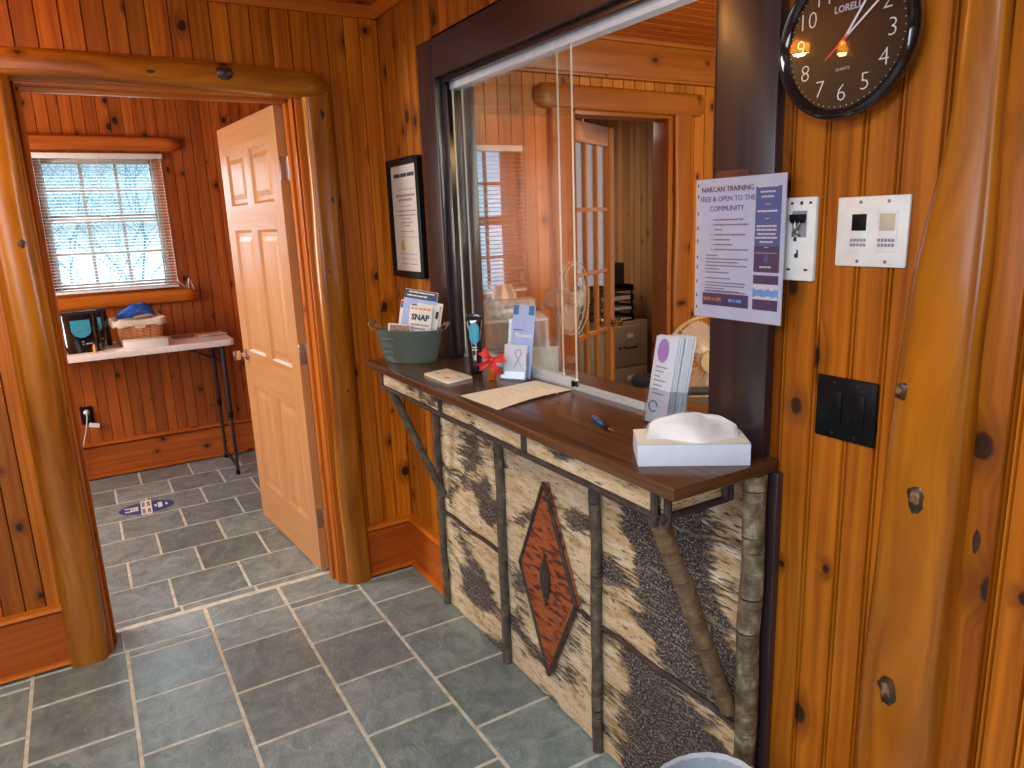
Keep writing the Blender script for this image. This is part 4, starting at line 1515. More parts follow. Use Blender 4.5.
for zz, w0 in ((0.090, 0.014), (0.082, 0.018), (0.062, 0.010), (0.056, 0.010), (0.050, 0.008)):
    mb.box(-w0 / 2, w0 / 2, tube_front(0, zz) - 0.0006, tube_front(0, zz) + 0.0006, zz - 0.0018, zz + 0.0018)
mb.build('print', M['paper'], tb)

# --- red bow on a small wooden block
bw = thing('red_bow', 'red ribbon bow propped on a small brown block in front of the card holder', 'bow', (-0.094, -0.995, CT), R(-29))


def ribbon(mb, pts, w_, th=0.0006):
    pts = [Vector(p) for p in pts]
    rows = []
    for k, p in enumerate(pts):
        d = (pts[min(k + 1, len(pts) - 1)] - pts[max(k - 1, 0)]).normalized()
        sd = Vector((0, 1, 0))
        sd = (sd - d * sd.dot(d)).normalized()
        nn = d.cross(sd)
        ww = w_[k] / 2
        rows.append([p - sd * ww - nn * th, p + sd * ww - nn * th, p + sd * ww + nn * th, p - sd * ww + nn * th])
    mb.grid(rows, lambda i, j: (j, i), 0, True)


# flat, slightly cupped petals in the x-z plane facing -y
def petal(mb, a_deg, L, w0, w1, bulge=0.012, notch=True):
    a_ = R(a_deg)
    d = Vector((math.cos(a_), 0, math.sin(a_)))
    s_ = Vector((-math.sin(a_), 0, math.cos(a_)))
    rows = []
    for i in range(9):
        t_ = i / 8
        wd = w0 + (w1 - w0) * t_
        row = []
        for j in range(7):
            q = -1 + j / 3
            ln = L * t_ * (1 - (0.16 * (1 - abs(q)) if notch and i == 8 else 0))
            y = -bulge * math.sin(PI * t_) - 0.004 * q * q + 0.002 * q
            row.append(Vector((0, y, 0)) + d * ln + s_ * q * wd / 2)
        rows.append(row)
    base = len(mb.f)
    mb.grid(rows, lambda i, j: (j, i))
    back = [[p + Vector((0, 0.0016, 0)) for p in row[::-1]] for row in rows]
    mb.grid(back, lambda i, j: (j, i))


mb = MB()
mb.M = Mx((0, -0.004, 0.068))
petal(mb, 132, 0.046, 0.012, 0.034)
petal(mb, 10, 0.046, 0.012, 0.030)
mb.build('bow_loop', M['red'], bw, smooth=True)
mb = MB()
mb.M = Mx((0, -0.002, 0.066))
petal(mb, 205, 0.050, 0.012, 0.026, 0.008)
petal(mb, 292, 0.056, 0.012, 0.028, 0.008)
mb.build('bow_tail', M['red'], bw, smooth=True)
mb = MB()
blob(mb, (0, -0.008, 0.068), 0.008, 3, (1.1, 0.7, 1.1), 0.15)
mb.build('bow_knot', M['red'], bw, smooth=True)
mb = MB()
mb.box(-0.013, 0.013, 0.004, 0.022, 0, 0.072)
mb.build('block', M['pine_trim'], bw, bevel=0.002)

# --- clear acrylic holder with tall blue brochure and white card pocket
hang = R(-56)
hl = thing('acrylic_leaflet_holder', 'clear acrylic leaflet holder with a low card pocket behind the red bow', 'leaflet holder', (-0.030, -1.030, CT), hang)
mb = MB()
tl = R(-11)
mb.box(-0.042, 0.042, -0.034, 0.040, 0, 0.003)
mb.M = Mx((0, 0.012, 0.002), rx=tl)
mb.box(-0.042, 0.042, 0.010, 0.013, 0, 0.190)
mb.box(-0.042, -0.039, -0.030, 0.010, 0, 0.080)
mb.box(0.039, 0.042, -0.030, 0.010, 0, 0.080)
mb.box(-0.042, 0.042, -0.0325, -0.030, 0, 0.022)
mb.build('holder_shell', M['acrylic'], hl)
c, s = math.cos(hang), math.sin(hang)
def in_holder(dx, dy, dz):
    return (-0.030 + dx * c - dy * s, -1.030 + dx * s + dy * c, CT + dz)
a = sheet_thing('brochure', 'tall lavender blue brochure in the acrylic holder', 'brochure', in_holder(0.006, 0.014, 0.004), hang, tl, R(2), 0.076, 0.232, 0.006, M['lavender'])
mb = MB()
text(mb, 'Parents', 0.019, front(0.006, 0.135), 0, bold=0.0006)
bars(mb, front(0, 0), -0.030, 0.004, 0.152, 0.004, 1, 3)
mb.M = FR
mb.box(-0.036, -0.018, 0.200, 0.230, 0.0002, 0.0009, mi=2)
mb.box(0.018, 0.036, 0.200, 0.230, 0.0002, 0.0009, mi=2)
mb.M = Matrix.Identity(4)
mb.build('print', [M['paper'], M['ink_blue'], M['panel_blue']], a)
a = sheet_thing('card_pack', 'pack of white cards with a red ribbon emblem in the acrylic holder pocket', 'cards', in_holder(0.0, -0.012, 0.004), hang, tl, 0, 0.074, 0.110, 0.016, M['paper_blue'])
mb = MB()
mb.M = front(0.012, 0.062)
lp = []
for k in range(9):
    a_ = PI * 1.15 * k / 8 - 0.08 * PI
    lp.append((0.010 * math.cos(a_), 0.020 + 0.012 * math.sin(a_), 0))
mb.tube([(-0.012, -0.022, 0)] + lp[:1] + lp[1:] + [(0.012, -0.022, 0)], 0.0012, 5)
mb.build('ribbon_emblem', M['purple'], a)

# --- cream notepad with red specks
nt = thing('note_pad', 'cream square note pad with red specks lying left of the form', 'note pad', (-0.182, -0.850, CT), 0)
pc = [(-0.229, -0.951), (-0.129, -0.925), (-0.134, -0.752), (-0.231, -0.775)]
mb = MB()
mb.prism([(x + 0.182, y + 0.850) for x, y in pc], 0, 0.008)
mb.build('pad', M['cream_paper'], nt, bevel=0.001)
for (x, y, rx_) in ((0.022, -0.045, 0.010), (-0.020, -0.040, 0.012), (-0.014, 0.045, 0.008)):
    mb = MB()
    blob(mb, (x, y, 0.0080), rx_, x * 50, (0.8, 1.1, 0.06), 0.3)
    mb.build('speck', M['orange_ink'], nt, smooth=True)

# --- cream form
fm = thing('paper_form', 'large cream paper form lying on the counter in front of the glass', 'paper', (-0.125, -1.195, CT), 0)
mb = MB()
pc = [(-0.268, -1.110), (-0.262, -1.322), (0.028, -1.262), (0.012, -1.085)]
pc = [(x + 0.125, y + 1.195) for x, y in pc]
P = []
for i in range(13):
    s = i / 12
    a_ = Vector((*pc[0], 0)).lerp(Vector((*pc[3], 0)), s)
    b_ = Vector((*pc[1], 0)).lerp(Vector((*pc[2], 0)), s)
    row = []
    for j in range(9):
        q = a_.lerp(b_, j / 8)
        q.z = 0.0006 + 0.006 * (j / 8) ** 3 * math.sin(PI * min(1, s * 1.0)) 
        row.append(q)
    P.append(row)
mb.grid(P[::-1], lambda i, j: (i, j))
mb.build('sheet', M['cream_paper'], fm, smooth=True)
mb = MB()
for k in range(6):
    bars(mb, Mx((0, 0, 0.0012), rz=R(80)), -0.070, 0.050, -0.10 + 0.028 * k, 0.003, 0, 6)
mb.build('print', plain('tan_ink', (0.80, 0.70, 0.50), 0.7), fm)

# --- pen
pn = thing('pen', 'blue and silver ballpoint pen lying on the bare countertop', 'pen', (-0.137, -1.617, CT + 0.0052), math.atan2(-0.143, -0.042))
mb = MB()
mb.M = Mx(ry=R(90))
mb.lathe([(0.0045, -0.066), (0.0052, -0.060), (0.0052, 0.006)], 14)
mb.build('barrel', M['pen_blue'], pn, smooth=True)
mb = MB()
mb.M = Mx(ry=R(90))
mb.lathe([(0.0054, 0.006), (0.0056, 0.012), (0.0054, 0.042)], 14)
mb.build('grip', M['black_plastic'], pn, smooth=True)
mb = MB()
mb.M = Mx(ry=R(90))
mb.lathe([(0.0050, 0.042), (0.0042, 0.054), (0.0012, 0.068), (0.0005, 0.072)], 14)
mb.build('tip', M['chrome'], pn, smooth=True)
mb = MB()
mb.M = Mx(ry=R(90))
mb.lathe([(0.003, -0.074), (0.0035, -0.066)], 14)
mb.build('push_button', M['chrome'], pn, smooth=True)
mb = MB()
mb.box(-0.066, -0.026, -0.0018, 0.0018, 0.0058, 0.0070)
mb.build('clip', M['chrome'], pn)

# --- tissue box
tv = Vector((0.180, -0.128, 0)).normalized()
tang = math.atan2(tv.y, tv.x)
bx = thing('tissue_box', 'white flat tissue box at the near end of the counter', 'tissue box', (-0.261, -1.888, CT), tang)
mb = MB()
TW, TD, TH = 0.222, 0.115, 0.046
mb.box(0, TW, 0, TD, 0, TH - 0.001)
mb.build('carton', M['paper_blue'], bx, bevel=0.001)  # bluish tone stands for cool daylight on the carton sides
mb = MB()
oval = [(TW / 2 + 0.088 * math.cos(2 * PI * k / 28), TD * 0.5 + 0.034 * math.sin(2 * PI * k / 28)) for k in range(28)]
inner = [(TW / 2 + (p[0] - TW / 2) * 0.995, TD * 0.5 + (p[1] - TD * 0.5) * 0.995) for p in oval]
# top sheet with an oval hole: connect rectangle border to the oval
rect = []
for k in range(28):
    a_ = 2 * PI * k / 28
    cx_, sy_ = math.cos(a_), math.sin(a_)
    sc = 1 / max(abs(cx_) / (TW / 2), abs(sy_) / (TD / 2))
    rect.append((TW / 2 + cx_ * sc, TD / 2 + sy_ * sc))
for k in range(28):
    k2 = (k + 1) % 28
    mb.face([(*rect[k], TH), (*rect[k2], TH), (*oval[k2], TH), (*oval[k], TH)], [(0, 0)] * 4)
mb.build('lid', M['cream_paper'], bx)  # cream colour puts the warm lamp light into the top face
mb = MB()
rows = []
n, m = 26, 10
for i in range(n + 1):
    s = i / n
    x = 0.020 + (TW - 0.030) * s
    hgt = 0.050 * (math.sin(PI * s) ** 0.32) * (1 - 0.22 * s ** 2) + 0.003
    row = []
    for j in range(m + 1):
        q = j / m
        y = 0.020 + 0.012 * math.sin(s * 9) * (1 - q) + 0.050 * q + 0.007 * math.sin(7 * s + 3 * q)
        z = TH - 0.004 + hgt * q ** 0.8 + 0.004 * mnoise.noise(Vector((s * 7, q * 3, 1)))
        row.append((x + 0.006 * (q - 0.5), y, z))
    rows.append(row)
mb.grid(rows, lambda i, j: (i, j))
rows2 = [[(p[0], 0.104 - (p[1] - 0.020) * 0.55 + 0.004 * math.sin(p[0] * 70), p[2] - 0.001) for p in row] for row in rows]
mb.grid([r_[::-1] for r_ in rows2], lambda i, j: (i, j))
mb.build('tissue', M['paper'], bx, smooth=True)

# --- upright leaflets in clear holder next to the window frame
BX, BYc = -0.026, -1.686
lh = thing('leaflet_stand', 'clear acrylic stand full of white leaflets beside the dark window frame', 'leaflet holder', (BX, BYc, CT), R(-90))
mb = MB()
# local: x = width (towards -y world), -y faces -x world
mb.box(-0.040, 0.040, -0.012, 0.060, 0, 0.003)
mb.M = Mx((0, 0, 0.002), rx=R(-10))
mb.box(-0.040, 0.040, -0.0135, -0.011, 0, 0.085)
mb.box(-0.040, -0.0375, -0.011, 0.050, 0, 0.085)
mb.box(0.0375, 0.040, -0.011, 0.050, 0, 0.085)
mb.box(-0.040, 0.040, 0.050, 0.0525, 0, 0.150)
mb.build('holder_shell', M['acrylic'], lh)
rl_ = random.Random(5)
for k in range(9):
    off = -0.008 + k * 0.0062
    nm = ['frontmost', 'second', 'third', 'fourth', 'middle', 'sixth', 'seventh', 'eighth', 'rearmost'][k]
    # world position: local (dx, dy) -> (BX + dy, BYc - dx)
    hh = 0.208 + rl_.uniform(-0.003, 0.004)
    a = sheet_thing('leaflet', ('white leaflet with a purple oval, frontmost in the clear stand' if k == 0 else '%s white leaflet counted from the front of the clear stand' % nm), 'leaflet', (BX + off, BYc + rl_.uniform(-0.002, 0.002), CT + 0.0045), R(-90), R(-10 - k * 0.30), R(rl_.uniform(-0.7, 0.7)), 0.072, hh, 0.0042, M['paper_blue'], 'leaflets in the clear stand')
    if k == 0:
        mb = MB()
        rows = [[(-0.006 + rr_ * 0.019 * math.cos(2 * PI * j / 24), -0.0007, 0.176 + rr_ * 0.029 * math.sin(2 * PI * j / 24)) for j in range(24)] for rr_ in (1.0, 0.01)]
        mb.grid(rows, lambda i, j: (i, j), 0, True)
        for q, zz in enumerate((0.136, 0.126, 0.114, 0.104, 0.092, 0.082, 0.072)):
            bars(mb, front(0, 0), -0.024, 0.016 - 0.01 * (q % 3), zz, 0.0028, 2, 3)
        mb.tube([(-0.014 + 0.014 * math.cos(2 * PI * j / 16), -0.001, 0.040 + 0.013 * math.sin(2 * PI * j / 16)) for j in range(15)], 0.0016, 5, mi=1)
        mb.build('print', [M['purple'], M['ink_blue'], M['ink_grey']], a)

# ================================================================== ON THE RIGHT WALL
# --- poster in plastic sleeve hung on the dark casing
PY0, PY1, PZ0, PZ1 = -1.808, -2.033, 1.338, 1.622
po = thing('poster', 'printed training notice in a punched plastic sleeve taped to the dark window frame', 'poster', (-0.030, (PY0 + PY1) / 2, PZ0))
PB = basis((0, 0, 0), (0, -1, 0), (0, 0, 1))       # print plane: x to the right (world -y), y up, faces -x
PWd, PHt = PY0 - PY1, PZ1 - PZ0
mb = MB()
mb.M = PB
mb.box(-PWd / 2 + 0.012, PWd / 2, 0.0, PHt, -0.0012, 0.0008)
mb.build('sheet', M['paper_blue'], po)
mb = MB()
mb.M = PB
hw = PWd / 2
mb.box(hw - 0.069, hw - 0.009, 0.100, PHt - 0.022, 0.0008, 0.0014, mi=0)
mb.box(hw - 0.069, hw - 0.009, 0.100, 0.150, 0.0008, 0.0016, mi=1)
mb.box(hw - 0.069, hw - 0.009, 0.026, 0.094, 0.0008, 0.0014, mi=1)
mb.box(hw - 0.069, hw - 0.009, 0.047, 0.077, 0.0012, 0.0017, mi=2)
mb.box(-hw + 0.022, hw - 0.080, 0.026, 0.052, 0.0008, 0.0014, mi=1)
# wave on the small picture
for k in range(12):
    x = hw - 0.069 + 0.060 * (k + 0.5) / 12
    t_ = 0.069 - 0.004 * abs(math.sin(k * 0.9))
    mb.box(x - 0.0026, x + 0.0026, 0.051 + 0.003 * abs(math.sin(k * 0.7)), t_, 0.0014, 0.0020, mi=3)
# flame emblem
fl = [(0.0, 0.016), (0.004, 0.008), (0.0055, 0.002), (0.003, -0.003), (-0.003, -0.003), (-0.0055, 0.002), (-0.003, 0.006)]
cxp = hw - 0.040
mb.face([(cxp + x, 0.122 + y, 0.0022) for x, y in fl[::-1]], [(0, 0)] * len(fl))
mb.face([(cxp + x, 0.122 + y, 0.0022) for x, y in fl], [(0, 0)] * len(fl), mi=2)
mb.build('printed_panel', [M['panel_blue'], M['panel_navy'], M['paper'], M['sky_blue']], po)
mb = MB()
mb.M = PB
pxc = -0.030
text(mb, 'NARCAN TRAINING', 0.0150, Mx((pxc, 0.262, 0.0016)), 0, bold=0.0)
text(mb, 'FREE & OPEN TO THE', 0.0150, Mx((pxc, 0.243, 0.0016)), 1, bold=0.0)
text(mb, 'COMMUNITY', 0.0150, Mx((pxc, 0.224, 0.0016)), 1, bold=0.0)
text(mb, 'SAVE A LIFE', 0.0095, Mx((-hw + 0.050, 0.039, 0.0018)), 2, bold=0.0002)
rp = random.Random(3)
for k, (yy, x1) in enumerate(((0.202, 0.015), (0.192, 0.028), (0.182, -0.04), (0.172, 0.022), (0.162, -0.018), (0.152, -0.012), (0.142, 0.030))):
    bars(mb, Mx((0, 0, 0.0012)), -0.062, x1, yy, 0.0030, 3, 6, r=rp)
    if k != 2:
        mb.box(-0.069, -0.0665, yy - 0.0012, yy + 0.0012, 0.0008, 0.0015, mi=3)
for yy, x1 in ((0.130, -0.05), (0.123, 0.030), (0.116, 0.005), (0.109, 0.026), (0.102, -0.045), (0.095, -0.02), (0.083, -0.015), (0.074, 0.025), (0.068, 0.022), (0.062, -0.03), (0.057, 0.010), (0.052 + 0.0035, 0.025)):
    bars(mb, Mx((0, 0, 0.0012)), -hw + 0.028, x1, yy, 0.0024, 3, 7, r=rp)
for yy, hwid in ((0.262, 0.024), (0.252, 0.018), (0.243, 0.015), (0.216, 0.024), (0.188, 0.024), (0.181, 0.024), (0.173, 0.022), (0.166, 0.026), (0.158, 0.016), (0.137, 0.026), (0.110, 0.014)):
    bars(mb, Mx((0, 0, 0.0018)), cxp - hwid, cxp + hwid, yy, 0.0032 if yy != 0.137 else 0.0008, 4, 4, r=rp)
for yy in (0.229, 0.202, 0.148):
    mb.box(cxp - 0.005, cxp + 0.005, yy - 0.0005, yy + 0.0005, 0.0012, 0.002, mi=4)
bars(mb, Mx((0, 0, 0.0018)), -0.018, 0.018, 0.039, 0.006, 5, 3, r=rp)
mb.build('lettering', [M['ink_navy'], M['ink_blue'], M['orange_ink'], M['ink_grey'], M['paper'], M['sky_blue']], po)
mb = MB()
mb.M = PB
mb.box(-hw - 0.002, -hw + 0.012, 0.0, PHt, -0.0010, 0.0012)
strip = mb.build('binding_strip', M['white_plastic'], po)
mb = MB()
mb.M = PB
for yy in (0.020, 0.045, 0.075, 0.105, 0.125, 0.160, 0.185, 0.215, 0.250, 0.272):
    mb.box(-hw + 0.003, -hw + 0.006, yy - 0.0035, yy + 0.0035, 0.0011, 0.0014)
mb.build('punched_hole', M['ink'], strip)
mb = MB()
mb.M = PB
mb.box(-hw - 0.001, hw + 0.002, -0.002, PHt + 0.002, 0.0026, 0.0029)
mb.build('plastic_sleeve', M['film'], po)
mb = MB()
mb.M = PB
mb.box(-0.062, 0.020, PHt - 0.012, PHt + 0.014, -0.0030, -0.0022)
mb.build('tape', M['film'], po)

# --- wall clock
CY, CZ, CR = -2.135, 1.826, 0.1275
ck = thing('wall_clock', 'round black wall clock with brown face and white numerals', 'clock', (0, CY, CZ))
KB = basis((0, 0, 0), (0, -1, 0), (0, 0, 1))
DR = CR * 0.85
mb = MB()
mb.M = KB
prof = [(CR * 0.86, 0.0), (CR * 0.90, 0.004), (CR * 0.97, 0.016), (CR, 0.026), (CR * 0.992, 0.034), (CR * 0.965, 0.041), (CR * 0.93, 0.044), (CR * 0.89, 0.042), (DR, 0.036), (DR, 0.030)]
mb.lathe(prof, 72, caps=False)
mb.build('rim', M['black_gloss'], ck, smooth=True)
mb = MB()
mb.M = KB
mb.lathe([(0.001, 0.0315), (DR * 1.01, 0.0315), (DR * 1.01, 0.002), (0.001, 0.002)], 72, caps=False)
mb.build('dial', plain('brown_black_dial', (0.012, 0.006, 0.005), 0.3), ck)
mb = MB()
mb.M = KB
for h in range(1, 13):
    a_ = PI / 2 - h * PI / 6
    rr_ = DR * 0.775
    text(mb, str(h), 0.0400, Mx((rr_ * math.cos(a_), rr_ * math.sin(a_), 0.0318)), 0, bold=-0.0009)
for k in range(60):
    a_ = 2 * PI * k / 60
    mb.M = KB @ Mx(rz=a_)
    mb.box(DR * 0.955, DR * 0.975, -0.0004, 0.0004, 0.0314, 0.0319)
mb.build('numerals', M['paper'], ck)
mb = MB()
mb.M = KB
text(mb, 'LORELL', 0.0150, Mx((0.004, DR * 0.44, 0.0318)), 0, bold=0.0004)
text(mb, 'QUARTZ', 0.0065, Mx((0.0, -DR * 0.42, 0.0318)), 0)
mb.build('maker_name', plain('grey_print', (0.45, 0.45, 0.47), 0.5), ck)
for nm, ang, L, wd, zz, mt, tail in (('hour_hand', 34.5, 0.062, 0.0038, 0.0326, 'paper', 0.008), ('minute_hand', 52, 0.090, 0.0034, 0.0332, 'paper', 0.008), ('second_hand', 231, 0.042, 0.0024, 0.0338, 'red', 0.010)):
    mb = MB()
    mb.M = KB @ Mx(rz=R(-ang))
    mb.box(-wd / 2, wd / 2, -tail, L, zz - 0.0003, zz + 0.0003)
    if nm == 'second_hand':
        mb.lathe([(0.004, zz - 0.0003), (0.004, zz + 0.0006)], 12)
    mb.build(nm, M[mt], ck)
mb = MB()
mb.M = KB
mb.lathe([(0.001, 0.0372), (DR * 1.0, 0.0366)], 64, caps=False)
mb.build('lens', glass_mat('clock_lens', (0.97, 0.97, 0.97), 0.55, 0.01), ck, smooth=True)


def wall_plate(name, label, cat, yc, zc, w_, h_, mat, th=0.006, bev=0.003):
    o = thing(name, label, cat, (0, yc, zc))
    mb = MB()
    mb.M = PB
    mb.box(-w_ / 2, w_ / 2, -h_ / 2, h_ / 2, -0.001, th)
    mb.build('plate', M[mat], o, bevel=bev)
    return o


# --- white double plate
pl = wall_plate('control_plate', 'white double gang control plate with a black and a beige module', 'wall plate', -2.189, 1.513, 0.131, 0.119, 'white_plastic')
for sx_, mt, nm in ((-0.021, 'black_plastic', 'black_module'), (0.030, 'ivory', 'beige_module')):
    mb = MB()
    mb.M = PB
    mb.box(sx_ - 0.017, sx_ + 0.017, -0.034, 0.034, 0.004, 0.0075)
    fr_ = mb.build('module_frame', M['white_plastic'], pl, bevel=0.0008)
    mb = MB()
    mb.M = PB
    mb.box(sx_ - 0.0135, sx_ + 0.0135, 0.002, 0.030, 0.006, 0.0088)
    mb.build(nm, M[mt], fr_, bevel=0.001)
    mb = MB()
    mb.M = PB
    for q in range(5):
        for z_ in (-0.014, -0.022):
            mb.box(sx_ - 0.015 + q * 0.0062, sx_ - 0.0102 + q * 0.0062, z_ - 0.0026, z_ + 0.0026, 0.006, 0.0083)
    mb.build('button', M['ink_grey'], fr_, bevel=0.0005)
for sx_ in (-0.021, 0.030):
    for z_ in (0.050, -0.050):
        mb = MB()
        mb.M = PB @ Mx((sx_, z_, 0))
        mb.lathe([(0.0032, 0.0045), (0.0030, 0.0068)], 12)
        mb.build('screw', M['steel'], pl)

# --- black switch plate
pl = wall_plate('switch_plate', 'black double gang switch plate low on the pine boards', 'wall plate', -2.163, 1.193, 0.121, 0.118, 'black_plastic')
for sx_ in (-0.023, 0.023):
    mb = MB()
    mb.M = PB
    mb.box(sx_ - 0.0165, sx_ + 0.0165, -0.033, 0.033, 0.004, 0.0080)
    rk = mb.build('rocker', M['black_plastic'], pl, bevel=0.001)
    mb = MB()
    mb.M = PB
    for z_ in (0.022, 0.010, 0.0, -0.010):
        mb.box(sx_ - 0.006, sx_ + 0.006, z_ - 0.003, z_ + 0.003, 0.007, 0.0092)
    mb.build('button', M['black_plastic'], rk, bevel=0.0006)
for sx_ in (-0.023, 0.023):
    for z_ in (0.048, -0.048):
        mb = MB()
        mb.M = PB @ Mx((sx_, z_, 0))
        mb.lathe([(0.0030, 0.0045), (0.0028, 0.0066)], 12)
        mb.build('screw', M['dark_metal'], pl)

# --- bare thermostat back plate behind the poster's edge
th = wall_plate('thermostat_base', 'white thermostat back plate with exposed wiring half behind the notice', 'thermostat', -2.041, 1.500, 0.084, 0.154, 'white_plastic', 0.010, 0.004)
mb = MB()
mb.M = PB
mb.box(-0.008, 0.024, 0.004, 0.052, 0.0085, 0.0108)
mb.build('wiring_recess', M['ink_grey'], th)
mb = MB()
mb.M = PB
mb.box(-0.010, 0.022, 0.034, 0.046, 0.009, 0.017)
for k in range(6):
    mb.box(-0.0075 + k * 0.005, -0.0045 + k * 0.005, 0.030, 0.034, 0.009, 0.016)
mb.build('terminal_block', M['black_plastic'], th, bevel=0.0006)
mb = MB()
mb.M = PB
mb.tube([(-0.006, 0.006, 0.010), (0.0, 0.016, 0.016), (0.008, 0.022, 0.016), (0.014, 0.032, 0.014)], 0.0014, 6, mi=0)
mb.tube([(0.004, 0.006, 0.010), (0.008, 0.014, 0.015), (0.002, 0.024, 0.016), (0.002, 0.033, 0.014)], 0.0014, 6, mi=1)
mb.tube([(0.012, 0.006, 0.010), (0.004, 0.012, 0.018), (0.012, 0.024, 0.016), (0.010, 0.033, 0.014)], 0.0014, 6, mi=2)
mb.build('wire', [M['brass'], M['paper'], M['olive']], th, smooth=True)
mb = MB()
mb.M = PB
mb.lathe([(0.0001, 0.0104), (0.004, 0.0104)], 14, caps=False)
for (x, y, a_, b_) in ((-0.010, 0.066, 0.003, 0.002), (0.030, 0.066, 0.003, 0.002), (-0.012, -0.056, 0.004, 0.002), (0.026, -0.056, 0.004, 0.002), (0.004, -0.030, 0.004, 0.004), (0.006, -0.024, 0.0015, 0.005)):
    mb.box(x - a_, x + a_, y - b_, y + b_, 0.009, 0.0105)
mb.box(0.008, 0.014, 0.063, 0.069, 0.009, 0.0105)
mb.build('slot', M['ink'], th)

# --- framed certificate by the corner
cf = thing('framed_certificate', 'black framed certificate hanging between the corner and the dark window frame', 'picture frame', (-0.001, -0.197, 1.345))
CW, CH = 0.318, 0.462
mb = MB()
mb.M = PB
for (x0, x1, y0, y1, g_) in ((-CW / 2, -CW / 2 + 0.024, 0, CH, 'y'), (CW / 2 - 0.024, CW / 2, 0, CH, 'y'), (-CW / 2 + 0.024, CW / 2 - 0.024, 0, 0.024, 'x'), (-CW / 2 + 0.024, CW / 2 - 0.024, CH - 0.024, CH, 'x')):
    mb.box(x0, x1, y0, y1, 0, 0.022, g=g_)
mb.build('frame', M['black_plastic'], cf, bevel=0.002)
mb = MB()
mb.M = PB
mb.box(-CW / 2 + 0.02, CW / 2 - 0.02, 0.02, CH - 0.02, 0.002, 0.010)
mb.build('document', plain('certificate_paper', (0.60, 0.55, 0.52), 0.5, var=0.03), cf)
mb = MB()
mb.M = PB
rc = random.Random(9)
bars(mb, Mx((0, 0, 0.0106)), -0.105, 0.105, 0.400, 0.014, 1, 3, r=rc)
for yy, hw_, hh in ((0.345, 0.085, 0.003), (0.322, 0.095, 0.010), (0.305, 0.070, 0.010), (0.280, 0.055, 0.003), (0.262, 0.095, 0.005), (0.245, 0.085, 0.005), (0.232, 0.045, 0.004), (0.216, 0.060, 0.004), (0.204, 0.032, 0.005), (0.182, 0.070, 0.003), (0.160, 0.100, 0.002), (0.092, 0.085, 0.003), (0.072, 0.085, 0.002), (0.052, 0.080, 0.003)):
    bars(mb, Mx((0, 0, 0.0106)), -hw_, hw_, yy, hh, 0, 5, r=rc)
mb.build('lettering', [M['ink_grey'], M['ink_navy']], cf)
mb = MB()
mb.M = PB @ Mx((-0.055, 0.125, 0))
mb.lathe([(0.022, 0.0098), (0.022, 0.0114), (0.012, 0.0118)], 24)
mb.build('gold_seal', M['gold'], cf)

# --- waste bin with liner by the counter's near end
bn = thing('waste_bin', 'grey lined waste bin at the foot of the counter', 'bin', (-0.262, -2.100, 0.0))
mb = MB()
mb.lathe([(0.085, 0.0), (0.092, 0.004), (0.116, 0.425), (0.122, 0.430), (0.122, 0.436), (0.112, 0.436), (0.110, 0.425), (0.086, 0.010), (0.03, 0.008)], 40, sx=1.05, sy=0.92)
mb.build('bin_body', M['bin_grey'], bn, smooth=True)
mb = MB()
rows = []
for i, (r_, z) in enumerate(((0.1225, 0.36), (0.1242, 0.435), (0.1200, 0.442), (0.112, 0.436), (0.107, 0.33), (0.09, 0.06))):
    rows.append([(1.05 * (r_ + 0.0012 * math.sin(j * 2.3 + i)) * math.cos(2 * PI * j / 60), 0.92 * (r_ + 0.0012 * math.sin(j * 2.3 + i)) * math.sin(2 * PI * j / 60), z + 0.0015 * math.sin(j * PI / 10)) for j in range(60)])
mb.grid(rows, lambda i, j: (j, i), 0, True)
mb.build('bin_liner', M['liner'], bn, smooth=True)

